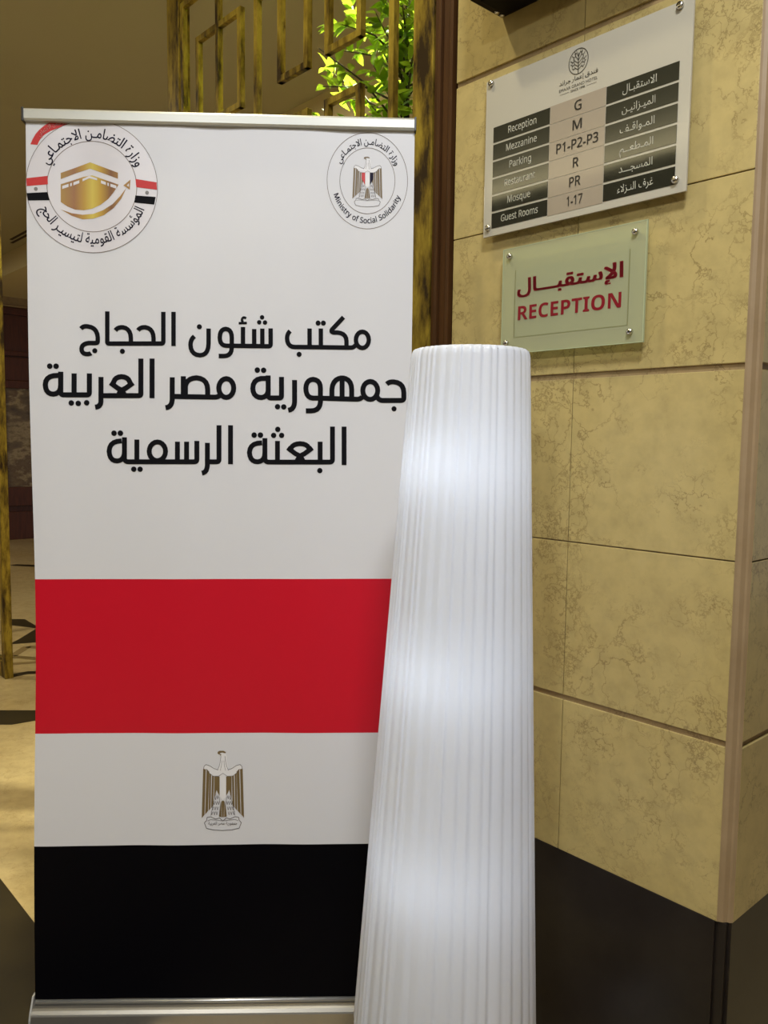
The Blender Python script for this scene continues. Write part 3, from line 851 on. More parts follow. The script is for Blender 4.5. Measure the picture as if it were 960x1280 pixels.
# ---------------------------------------------------------------- roll-up banner
HEADLINE = []
ART = {}
HEADLINE = [('s',0.00985,[(0.3179,1.5719),(0.3178,1.4969)]),('s',0.00985,[(0.2955,1.5715),(0.2954,1.5066),(0.2952,1.505),(0.2946,1.5037),(0.2937,1.5028),(0.2924,1.5022),(0.2908,1.502),(0.1765,1.5001),(0.1749,1.5003),(0.1736,1.5008),(0.1727,1.5017),(0.1721,1.503),(0.172,1.5046),(0.1724,1.5707)]),('s',0.00985,[(0.2396,1.5299),(0.2419,1.5327),(0.2447,1.5348),(0.248,1.5363),(0.2518,1.537),(0.2561,1.5371),(0.2624,1.5353),(0.2673,1.5321),(0.2708,1.5273),(0.273,1.521),(0.2739,1.5131),(0.2738,1.5017)]),('s',0.00985,[(0.1899,1.5291),(0.1923,1.5319),(0.1952,1.534),(0.1986,1.5354),(0.2025,1.5362),(0.2068,1.5362),(0.2129,1.5345),(0.2176,1.5312),(0.2211,1.5265),(0.2232,1.5202),(0.224,1.5123),(0.224,1.5009)]),('d',0.0056,(0.2052,1.4837)),('s',0.00985,[(0.1143,1.5319),(0.1166,1.5344),(0.1192,1.5361),(0.1222,1.5371),(0.1256,1.5375),(0.1294,1.5372),(0.1369,1.5355),(0.1429,1.5323),(0.1472,1.5275),(0.1499,1.5212),(0.1511,1.5134),(0.151,1.5052),(0.1508,1.5037),(0.1503,1.5025),(0.1493,1.5017),(0.1481,1.5012),(0.1464,1.501),(0.1314,1.5008),(0.1258,1.4997),(0.1214,1.4979),(0.1182,1.4953),(0.1162,1.4919),(0.1154,1.4877),(0.116,1.4833),(0.1178,1.48),(0.1206,1.4778),(0.1245,1.4766),(0.1294,1.4765),(0.1311,1.4768),(0.1327,1.4772),(0.134,1.4776),(0.1352,1.4782),(0.1362,1.4789)]),('d',0.0056,(0.1445,1.4841)),('s',0.00985,[(0.3945,1.5371),(0.3945,1.5037),(0.3936,1.4946),(0.3912,1.4874),(0.3875,1.4822),(0.3823,1.479),(0.3756,1.4777),(0.3683,1.4788),(0.3626,1.4817),(0.3585,1.4863),(0.3559,1.4926),(0.355,1.5007),(0.3555,1.5054),(0.3566,1.5096),(0.3583,1.5133),(0.3607,1.5165),(0.3637,1.5192)]),('d',0.0056,(0.3743,1.5404)),('s',0.00985,[(0.4458,1.4999),(0.4334,1.4997),(0.4283,1.5007),(0.4243,1.503),(0.4214,1.5066),(0.4197,1.5115),(0.4191,1.5178),(0.4198,1.5245),(0.4214,1.5297),(0.4241,1.5335),(0.4278,1.5359),(0.4324,1.5368),(0.4372,1.5358),(0.441,1.5334),(0.4436,1.5295),(0.4452,1.5242),(0.4458,1.5174),(0.4458,1.4953),(0.4449,1.4889),(0.4427,1.4838),(0.4393,1.4802),(0.4347,1.478),(0.4288,1.4771),(0.4168,1.477)]),('s',0.00985,[(0.4458,1.4999),(0.5266,1.4999),(0.5286,1.5001),(0.5301,1.5007),(0.5312,1.5018),(0.5319,1.5032),(0.5321,1.505),(0.5319,1.5394)]),('s',0.00985,[(0.4955,1.5375),(0.4956,1.4998)]),('s',0.00985,[(0.5135,1.5387),(0.5136,1.5001)]),('s',0.00985,[(0.4706,1.5416),(0.4707,1.4999)]),('d',0.00493,(0.5129,1.5634)),('d',0.00493,(0.5065,1.5523)),('d',0.00493,(0.5194,1.5521)),('s',0.00985,[(0.5754,1.5342),(0.5729,1.5316),(0.571,1.5287),(0.5696,1.5255),(0.5688,1.5219),(0.5685,1.518),(0.5694,1.5112),(0.5716,1.5059),(0.575,1.5021),(0.5797,1.4998),(0.5858,1.499),(0.7111,1.5001),(0.7137,1.5005),(0.716,1.5013),(0.7181,1.5026),(0.7198,1.5042),(0.7212,1.5062)]),('s',0.00985,[(0.6184,1.5404),(0.6187,1.499)]),('s',0.00985,[(0.6434,1.5409),(0.6437,1.4994)]),('d',0.0056,(0.6373,1.5527)),('d',0.0056,(0.6489,1.5529)),('d',0.0056,(0.5956,1.483)),('s',0.00985,[(0.6937,1.567),(0.6685,1.5395),(0.6673,1.5371),(0.6673,1.5352),(0.6683,1.5339),(0.6704,1.533),(0.6736,1.5326),(0.6806,1.5328),(0.6876,1.5317),(0.6932,1.5293),(0.6972,1.5256),(0.6997,1.5205),(0.7007,1.5142),(0.7008,1.5004)]),('s',0.00985,[(0.7505,1.5178),(0.7498,1.5122),(0.7478,1.5072),(0.7446,1.5031),(0.7407,1.5005),(0.7362,1.4996),(0.7317,1.5004),(0.7277,1.5028),(0.7244,1.5068),(0.7224,1.5117),(0.7216,1.5173),(0.7222,1.5229),(0.7242,1.5279),(0.7274,1.532),(0.7314,1.5346),(0.7358,1.5355),(0.7403,1.5347),(0.7443,1.5323),(0.7476,1.5283),(0.7497,1.5234),(0.7505,1.5178)]),('s',0.00537,[(0.4793,1.5505),(0.4609,1.5497)]),('s',0.00537,[(0.4775,1.5605),(0.4755,1.5618),(0.4737,1.5624),(0.4721,1.5624),(0.4705,1.5617),(0.4692,1.5604),(0.4684,1.5584),(0.4682,1.5567),(0.4685,1.5551),(0.4695,1.5538),(0.471,1.5526)]),('s',0.0112,[(0.5213,1.4288),(0.5111,1.4285),(0.5032,1.4261),(0.4974,1.4216),(0.4939,1.415),(0.4927,1.4062),(0.4938,1.3991),(0.4963,1.3935),(0.5002,1.3895),(0.5055,1.387),(0.5122,1.3862),(0.5177,1.3877),(0.5219,1.3905),(0.525,1.3946),(0.5268,1.4),(0.5274,1.4067)]),('s',0.0112,[(0.5268,1.4354),(0.527,1.3906),(0.5275,1.3889),(0.5284,1.3875),(0.5296,1.3865),(0.5312,1.3859),(0.533,1.3856),(0.552,1.3858),(0.5537,1.386),(0.555,1.3867),(0.5559,1.3877),(0.5565,1.3891),(0.5567,1.391),(0.5565,1.4326)]),('d',0.00605,(0.5027,1.447)),('d',0.00605,(0.5166,1.4467)),('d',0.00605,(0.548,1.3663)),('d',0.00605,(0.5619,1.366)),('s',0.0112,[(0.5857,1.4261),(0.586,1.3784),(0.5853,1.3717),(0.5835,1.3664),(0.5807,1.3624),(0.5767,1.3599),(0.5717,1.3588)]),('s',0.0112,[(0.6431,1.3866),(0.6273,1.3864),(0.6216,1.3875),(0.6171,1.3902),(0.6138,1.3945),(0.6117,1.4004),(0.6109,1.408),(0.6118,1.4148),(0.6139,1.4203),(0.6171,1.4243),(0.6215,1.4269),(0.627,1.4281),(0.6329,1.4269),(0.6375,1.4244),(0.6407,1.4205),(0.6427,1.4151),(0.6434,1.4084),(0.6437,1.3783),(0.6425,1.3712),(0.6399,1.3657),(0.6359,1.3617),(0.6305,1.3591),(0.6238,1.3581),(0.6112,1.3579)]),('s',0.0112,[(0.6692,1.3861),(0.669,1.4065),(0.6705,1.4154),(0.6735,1.4224),(0.678,1.4276),(0.684,1.4309),(0.6917,1.4323),(0.6992,1.4311),(0.7052,1.428),(0.7095,1.4229),(0.7122,1.416),(0.7133,1.4071),(0.7135,1.3867)]),('s',0.0112,[(0.6916,1.4378),(0.692,1.3864)]),('s',0.0112,[(0.6431,1.3866),(0.7261,1.3855),(0.7288,1.3859),(0.7313,1.3866),(0.7335,1.3877),(0.7355,1.389),(0.7373,1.3908)]),('s',0.0112,[(0.7717,1.4056),(0.7709,1.3995),(0.7686,1.3939),(0.765,1.3894),(0.7603,1.3865),(0.7551,1.3854),(0.7499,1.3863),(0.7451,1.3891),(0.7414,1.3935),(0.739,1.399),(0.7381,1.4052),(0.7388,1.4113),(0.7412,1.4169),(0.7448,1.4214),(0.7495,1.4243),(0.7547,1.4254),(0.7599,1.4245),(0.7646,1.4217),(0.7683,1.4173),(0.7708,1.4118),(0.7717,1.4056)]),('s',0.0112,[(0.7704,1.3912),(0.7724,1.3884),(0.7746,1.3862),(0.777,1.3847),(0.7795,1.3838),(0.7822,1.3835),(0.8244,1.3841),(0.8266,1.3844),(0.8282,1.3851),(0.8295,1.3863),(0.8302,1.388),(0.8304,1.3902),(0.8302,1.4018),(0.8291,1.4098),(0.8262,1.4161),(0.8217,1.4207),(0.8154,1.4238),(0.8075,1.4252),(0.8034,1.4252),(0.7998,1.4247),(0.7966,1.4237),(0.7939,1.422),(0.7916,1.4199)]),('d',0.00582,(0.8087,1.3652)),('s',0.0112,[(0.3149,1.428),(0.3148,1.3783),(0.3139,1.3723),(0.312,1.3675),(0.309,1.364),(0.305,1.3616),(0.3,1.3606)]),('s',0.0112,[(0.3148,1.3857),(0.4097,1.3857),(0.4125,1.3862),(0.4151,1.3871),(0.4174,1.3884),(0.4195,1.3899),(0.4213,1.3918)]),('s',0.0112,[(0.3393,1.4307),(0.3392,1.386)]),('s',0.0112,[(0.3438,1.3879),(0.3438,1.4087),(0.3455,1.4151),(0.3488,1.4202),(0.3537,1.424),(0.3602,1.4266),(0.3682,1.4279),(0.3769,1.4264),(0.3836,1.4231),(0.3885,1.4181),(0.3915,1.4112),(0.3926,1.4025),(0.3926,1.3868)]),('s',0.0112,[(0.4503,1.4065),(0.4495,1.4001),(0.4472,1.3943),(0.4435,1.3896),(0.4389,1.3866),(0.4337,1.3855),(0.4286,1.3865),(0.4239,1.3894),(0.4203,1.3939),(0.4179,1.3997),(0.4171,1.4061),(0.4179,1.4125),(0.4203,1.4183),(0.4239,1.423),(0.4286,1.426),(0.4337,1.4271),(0.4388,1.4261),(0.4435,1.4232),(0.4471,1.4187),(0.4495,1.413),(0.4503,1.4065)]),('s',0.0112,[(0.2705,1.4687),(0.2702,1.3814)]),('s',0.0112,[(0.2458,1.4683),(0.2455,1.3912),(0.2453,1.3895),(0.2447,1.3882),(0.2436,1.3873),(0.2422,1.3867),(0.2404,1.3865),(0.1575,1.3853)]),('s',0.0112,[(0.1847,1.4096),(0.1857,1.4159),(0.1881,1.4209),(0.1918,1.4245),(0.1967,1.4268),(0.203,1.4278),(0.2097,1.427),(0.2149,1.4248),(0.2187,1.4213),(0.2212,1.4164),(0.2222,1.4101)]),('s',0.0112,[(0.1783,1.4141),(0.1947,1.4024),(0.1988,1.4003),(0.2024,1.3976),(0.2055,1.3944),(0.2081,1.3905),(0.2102,1.386)]),('s',0.0112,[(0.2286,1.4148),(0.2121,1.4026),(0.2076,1.4004),(0.2037,1.3977),(0.2004,1.3943),(0.1977,1.3904),(0.1955,1.3858)]),('s',0.0112,[(0.1578,1.4266),(0.1574,1.3715),(0.1565,1.3675),(0.1547,1.3643),(0.1521,1.362),(0.1487,1.3605),(0.1446,1.3598)]),('s',0.0112,[(0.0653,1.4284),(0.0551,1.4276),(0.0472,1.4251),(0.0415,1.4209),(0.0381,1.415),(0.0368,1.4074),(0.0378,1.4),(0.04,1.3943),(0.0435,1.3902),(0.0483,1.3878),(0.0544,1.387),(0.06,1.3884),(0.0644,1.3911),(0.0675,1.3953),(0.0694,1.4009),(0.0701,1.4079)]),('s',0.0112,[(0.0703,1.4367),(0.0699,1.3905),(0.0704,1.3888),(0.0713,1.3876),(0.0725,1.3867),(0.074,1.3861),(0.0758,1.386),(0.126,1.3867),(0.1281,1.3869),(0.1298,1.3876),(0.131,1.3886),(0.1317,1.39),(0.132,1.3918),(0.1323,1.434)]),('s',0.0112,[(0.099,1.4335),(0.0986,1.3863)]),('d',0.00605,(0.0468,1.4483)),('d',0.00605,(0.0604,1.4485)),('d',0.00605,(0.0925,1.3683)),('d',0.00605,(0.1076,1.3676)),('d',0.00605,(0.1259,1.3692)),('s',0.01094,[(0.6969,1.324),(0.6977,1.2377)]),('s',0.01094,[(0.671,1.3237),(0.6716,1.2504),(0.6714,1.2481),(0.6707,1.2464),(0.6694,1.2452),(0.6677,1.2444),(0.6655,1.2441),(0.5288,1.2425),(0.5261,1.2428),(0.5239,1.2437),(0.5221,1.2451),(0.5209,1.2472),(0.5202,1.2498),(0.52,1.2959)]),('s',0.01094,[(0.6436,1.2895),(0.6439,1.2439)]),('d',0.00603,(0.6434,1.2247)),('s',0.01094,[(0.5772,1.269),(0.5786,1.2743),(0.5815,1.2786),(0.5858,1.2817),(0.5915,1.2837),(0.5987,1.2846),(0.6058,1.2839),(0.6116,1.282),(0.6159,1.279),(0.6188,1.2748),(0.6203,1.2695)]),('s',0.01094,[(0.571,1.2751),(0.5889,1.2617),(0.594,1.2595),(0.5982,1.2565),(0.6017,1.2529),(0.6044,1.2485),(0.6063,1.2434)]),('s',0.01094,[(0.6264,1.2757),(0.6086,1.262),(0.6036,1.2596),(0.5994,1.2565),(0.596,1.2528),(0.5933,1.2484),(0.5915,1.2433)]),('s',0.01094,[(0.5482,1.2901),(0.5484,1.2428)]),('d',0.00603,(0.5487,1.3159)),('d',0.00603,(0.5396,1.3023)),('d',0.00603,(0.5574,1.3025)),('s',0.01094,[(0.5139,1.2854),(0.5039,1.2844),(0.4961,1.2818),(0.4905,1.2774),(0.4871,1.2713),(0.4857,1.2636),(0.4869,1.2561),(0.4893,1.2502),(0.493,1.2461),(0.498,1.2436),(0.5042,1.2429),(0.51,1.2442),(0.5144,1.2469),(0.5176,1.2512),(0.5195,1.2568),(0.5201,1.264)]),('d',0.00621,(0.4961,1.3024)),('d',0.00621,(0.5101,1.3026)),('s',0.01094,[(0.4434,1.3238),(0.4435,1.2366)]),('s',0.01094,[(0.4177,1.3234),(0.4178,1.2474),(0.4176,1.2454),(0.4168,1.2439),(0.4156,1.2427),(0.4139,1.2421),(0.4117,1.2418),(0.3921,1.2416)]),('s',0.01094,[(0.3921,1.2839),(0.3921,1.233),(0.3912,1.2272),(0.3896,1.2226),(0.3871,1.2193),(0.3839,1.2172),(0.3799,1.2162)]),('s',0.01094,[(0.3689,1.2879),(0.3689,1.2468),(0.3687,1.2448),(0.3679,1.2433),(0.3667,1.2422),(0.365,1.2415),(0.3628,1.2412),(0.2172,1.2396),(0.2146,1.2398),(0.2124,1.2406),(0.2107,1.2419),(0.2095,1.2438),(0.2088,1.2462),(0.209,1.2939)]),('s',0.01094,[(0.3464,1.2858),(0.3463,1.2411)]),('s',0.01094,[(0.3263,1.2856),(0.3262,1.2408)]),('s',0.01094,[(0.3,1.2638),(0.2991,1.2574),(0.2965,1.2515),(0.2924,1.2469),(0.2874,1.2439),(0.2817,1.2428),(0.2761,1.2437),(0.271,1.2466),(0.267,1.2512),(0.2644,1.257),(0.2635,1.2634),(0.2645,1.2698),(0.267,1.2756),(0.2711,1.2803),(0.2762,1.2833),(0.2818,1.2844),(0.2875,1.2834),(0.2925,1.2805),(0.2966,1.276),(0.2991,1.2702),(0.3,1.2638)]),('s',0.01094,[(0.2363,1.2893),(0.2361,1.2398)]),('s',0.01094,[(0.2029,1.2859),(0.1931,1.2848),(0.1853,1.2819),(0.1797,1.2772),(0.1763,1.2707),(0.1749,1.2623),(0.176,1.2546),(0.1783,1.2487),(0.1819,1.2444),(0.1868,1.2419),(0.193,1.2411),(0.1987,1.2424),(0.2031,1.2452),(0.2063,1.2496),(0.2082,1.2554),(0.2089,1.2627)]),('d',0.00621,(0.186,1.3027)),('d',0.00621,(0.2,1.3029)),('d',0.00603,(0.2293,1.2232)),('d',0.00603,(0.2433,1.2233))]
ART = {'flags_red':[[(-0.0001,1.8546),(0.0455,1.8608),(0.046,1.8428),(0.0004,1.8378)],[(0.2357,1.8582),(0.2817,1.8519),(0.2827,1.836),(0.2375,1.8406)]],'flags_black':[[(0.0001,1.8227),(0.0449,1.8261),(0.0491,1.8085),(0.0033,1.807)],[(0.2355,1.8228),(0.2796,1.8205),(0.2764,1.804),(0.2329,1.8075)]],'seal':[(0.02,1.8322),(0.2608,1.8292)],'roof':[[(0.0735,1.868),(0.1055,1.8804),(0.1054,1.8683),(0.0734,1.855)],[(0.1055,1.8804),(0.1369,1.8927),(0.1368,1.8793),(0.1054,1.8683)],[(0.1369,1.8927),(0.1673,1.8818),(0.1672,1.8688),(0.1368,1.8793)],[(0.1673,1.8818),(0.1978,1.8709),(0.1977,1.8579),(0.1672,1.8688)]],'body':[[(0.0733,1.8429),(0.0738,1.8434),(0.0735,1.8057),(0.073,1.8057)],[(0.0733,1.8439),(0.0874,1.8488),(0.087,1.7967),(0.073,1.8057)],[(0.0874,1.8488),(0.1038,1.8546),(0.1033,1.7905),(0.087,1.7967)],[(0.1038,1.8546),(0.1226,1.8613),(0.1221,1.7895),(0.1033,1.7905)],[(0.1226,1.8613),(0.1414,1.8647),(0.1409,1.7932),(0.1221,1.7895)],[(0.1414,1.8647),(0.1601,1.8584),(0.1598,1.802),(0.1409,1.7932)],[(0.1601,1.8584),(0.1765,1.8529),(0.1763,1.8145),(0.1598,1.802)],[(0.1765,1.8529),(0.1882,1.849),(0.1881,1.8288),(0.1763,1.8145)],[(0.1882,1.849),(0.1986,1.8455),(0.1986,1.8448),(0.1881,1.8288)]],'dashes':[[(0.0766,1.8402),(0.0902,1.8452),(0.0901,1.8387),(0.0765,1.8337)],[(0.1005,1.8487),(0.1132,1.8536),(0.1132,1.8471),(0.1005,1.8422)],[(0.1203,1.8566),(0.1353,1.8634),(0.1521,1.8582),(0.1521,1.854),(0.1353,1.8583),(0.1202,1.8514)],[(0.1606,1.8542),(0.1713,1.8503),(0.1713,1.8442),(0.1605,1.8477)],[(0.1812,1.8472),(0.1943,1.8429),(0.1943,1.8364),(0.1811,1.8407)],[(0.0935,1.8462),(0.0972,1.8477),(0.0972,1.8412),(0.0934,1.8397)],[(0.1746,1.8494),(0.1779,1.8481),(0.1779,1.8416),(0.1746,1.8429)]],'smile':[[(0.0728,1.7898),(0.0962,1.7824),(0.0962,1.7768),(0.0728,1.7898)],[(0.0962,1.7824),(0.1197,1.7797),(0.1196,1.7698),(0.0962,1.7768)],[(0.1197,1.7797),(0.1432,1.782),(0.1431,1.7717),(0.1196,1.7698)],[(0.1432,1.782),(0.1644,1.79),(0.1667,1.7797),(0.1431,1.7717)],[(0.1644,1.79),(0.1856,1.8035),(0.1879,1.7951),(0.1667,1.7797)],[(0.1856,1.8035),(0.2022,1.8207),(0.2045,1.8151),(0.1879,1.7951)],[(0.2022,1.8207),(0.2159,1.8387),(0.2159,1.8387),(0.2045,1.8151)]],'tip':[[(0.2094,1.8437),(0.225,1.8566),(0.2216,1.8491),(0.2169,1.8439)],[(0.2094,1.8437),(0.2169,1.8439),(0.2216,1.8412),(0.2234,1.8347)],[(0.2216,1.8491),(0.225,1.8566),(0.2234,1.8347),(0.2216,1.8412)]],'sticker':[[(0.0089,1.9274),(0.014,1.9389),(0.0272,1.9335),(0.0244,1.9266)],[(0.014,1.9389),(0.0205,1.9499),(0.0314,1.9402),(0.0272,1.9335)],[(0.0205,1.9499),(0.0286,1.9591),(0.0369,1.9467),(0.0314,1.9402)],[(0.0286,1.9591),(0.0367,1.9661),(0.0438,1.9518),(0.0369,1.9467)],[(0.0367,1.9661),(0.0447,1.9722),(0.0526,1.9572),(0.0438,1.9518)],[(0.0447,1.9722),(0.0539,1.9769),(0.064,1.962),(0.0526,1.9572)],[(0.0539,1.9769),(0.071,1.9778),(0.0824,1.9695),(0.064,1.962)],[(0.071,1.9778),(0.1053,1.9787),(0.0961,1.9748),(0.0824,1.9695)]],'sticker_text':[(0.0301,1.9442),(0.0365,1.9518),(0.0446,1.9586),(0.0538,1.9643),(0.0641,1.969),(0.0755,1.9716),(0.0961,1.9748)]}

BO = Vector((-.786913, 1.756316, .085))
YAW, LEAN = .033466, .03759
be = Vector((math.cos(YAW), math.sin(YAW), 0))
bb = Vector((-math.sin(YAW), math.cos(YAW), 0))
bu = Z_ * math.cos(LEAN) + bb * math.sin(LEAN)
bn = be.cross(bu)          # towards the viewer


def wave(u, v):
    return .0013 * math.sin(u * 21 + 1.2 * v) + .0005 * math.sin(u * 43 - .8 * v + 1) + .0008 * math.sin(v * 6 + u * 5)


def bp(off):
    return lambda u, v: BO + be * u + bu * v + bn * (wave(u, v) + off)


t = thing('rollup_banner', 'tall white roll-up banner with black Arabic headline and red, white and black stripes', 'banner', BO + be * .425 - Z_ * .085)
bm = bmesh.new()
vs_ = sorted(set([.004 + (1.978 - .004) * i / 60 for i in range(61)]))
marks = [(.3636, .0026), (.6238, .0028), (.9748, .0066)]


def bow(v):
    return .0105 * math.exp(-((v - .90) / .42) ** 2)


def stripe(v, u):
    m = 0
    return m


rowsv = [.004] + [.004 + (.3636 - .004) * i / 10 for i in range(1, 10)] + [('m', 0)] + [.3636 + .26 * i / 8 for i in range(1, 8)] + [('m', 1)] \
    + [.6238 + .351 * i / 10 for i in range(1, 10)] + [('m', 2)] + [.9748 + 1.005 * i / 28 for i in range(1, 29)]
NU = 60
grid = []
for r in rowsv:
    line = []
    for i in range(NU + 1):
        f = i / NU
        v = r if not isinstance(r, tuple) else marks[r[1]][0] + marks[r[1]][1] * f
        L0 = -.0008 + bow(v)
        R0 = .8472 - .3 * bow(v)
        u = L0 + (R0 - L0) * f
        line.append(bm.verts.new(bp(0)(u, v)))
    grid.append(line)
zone = 2
for j in range(len(rowsv) - 1):
    if isinstance(rowsv[j], tuple):
        zone = {0: 0, 1: 1, 2: 0}[rowsv[j][1]]
    for i in range(NU):
        f = bm.faces.new((grid[j][i], grid[j][i + 1], grid[j + 1][i + 1], grid[j + 1][i]))
        f.material_index = zone
        f.smooth = True
fabric = obj('printed_sheet', bm, [PFABW, PFABR, PFABK], t)

bm = bmesh.new()
for it in HEADLINE:
    if it[0] == 's':
        ribbon(bm, it[2], it[1], bp(.0009))
    else:
        disc(bm, it[2], it[1], it[1], bp(.0009))
obj('headline_text', bm, INK, fabric)


def arc_text(bm, s, c, rx, ry, r, cap, a0, a1, top, off, bold=0, mi=0, em=.714):
    """text on an ellipse between angles a0 > a1 (top) or a0 < a1 (bottom), degrees, radii relative to (rx, ry)"""
    a0, a1 = math.radians(a0), math.radians(a1)
    sg = 1 if top else -1
    fn = bp(off)

    def m(x, y):
        a = a0 + (a1 - a0) * x
        q = r + sg * y
        return fn(c[0] + rx * q * math.cos(a), c[1] + ry * q * math.sin(a))
    put_text(bm, s, m, 0, 1, 0, cap, bold, mi, em)


# gold printed gradient: colour changes across the printed roof and cube
GRAD = mat('gold_print', (.6, .4, .1), .4)
nt, Nn, L, B = nodes(GRAD)
tc = Nn.new('ShaderNodeTexCoord')
mp = Nn.new('ShaderNodeVectorMath')
mp.operation = 'DOT_PRODUCT'
mp.inputs[1].default_value = (1 / .125, 0, 0)
L.new(tc.outputs['Object'], mp.inputs[0])
gx0 = (BO + be * .0745).x / .125
sub = mathn(nt, 'SUBTRACT', mp.outputs['Value'], gx0)
rr = ramp(nt, [(0.0, (.36, .20, .03)), (.20, (.30, .125, .035)), (.36, (.46, .26, .03)), (.52, (.62, .48, .07)), (.66, (.50, .30, .03)), (.84, (.20, .075, .02)), (1.0, (.36, .18, .03))])
L.new(sub, rr.inputs[0])
L.new(rr.outputs[0], B.inputs['Base Color'])
# foundation emblem (left)
c = (.1412, 1.8404)
R = .1425
bm = bmesh.new()
polar(bm, c, R, R, bp(.0005), 0)
for q in ART['sticker']:
    poly(bm, [bp(.0004)(*p) for p in q], 4)
ribbon(bm, ell(c, R, R), .0011, bp(.0009), 1, True)
ribbon(bm, ell(c, R * .683, R * .683), .0014, bp(.0009), 1, True)
for q in ART['flags_red']:
    poly(bm, [bp(.0011)(*p) for p in q], 4)
for q in ART['flags_black']:
    poly(bm, [bp(.0011)(*p) for p in q], 5)
for q in ART['seal']:
    disc(bm, q, .0042, .0042, bp(.0011), 6, 12)
for q in ART['roof'] + ART['body'] + ART['smile']:
    poly(bm, [bp(.0009)(*p) for p in q], 3)
for q in ART['tip']:
    poly(bm, [bp(.0010)(*p) for p in q], 7)
for q in ART['dashes']:
    poly(bm, [bp(.0013)(*p) for p in q], 0)
arc_text(bm, '\u0648\u0632\u0627\u0631\u0629 \u0627\u0644\u062a\u0636\u0627\u0645\u0640\u0646 \u0627\u0644\u0627\u062c\u062a\u0645\u0640\u0627\u0639\u064a', c, R, R, .735, .155, 155, 24.5, True, .0010, .011, 2)
arc_text(bm, '\u0627\u0644\u0645\u0624\u0633\u0633\u0629 \u0627\u0644\u0642\u0648\u0645\u064a\u0629 \u0644\u062a\u064a\u0633\u064a\u0640\u0631 \u0627\u0644\u062d\u062c', c, R, R, .865, .155, 204, 337, False, .0010, .011, 2)
st = ART['sticker_text']


def along(x, y):
    k = x * (len(st) - 1)
    i = min(int(k), len(st) - 2)
    a, b = Vector(st[i]), Vector(st[i + 1])
    d = (b - a).normalized()
    p = a.lerp(b, k - i) + Vector((-d.y, d.x)) * y
    return bp(.0007)(*p)


put_text(bm, '\u0627\u0644\u062a\u0636\u0627\u0645\u0646 \u0627\u0644\u0627\u062c\u062a\u0645\u0627\u0639\u064a', along, 0, 1, 0, .0085, .004, 8)
obj('emblem', bm, [STICK, RINGI, NAVY, GRAD, INKR, INK, SEALG, GRAD, PINK], fabric)['label'] = 'round emblem with a gold cube and two small flags'


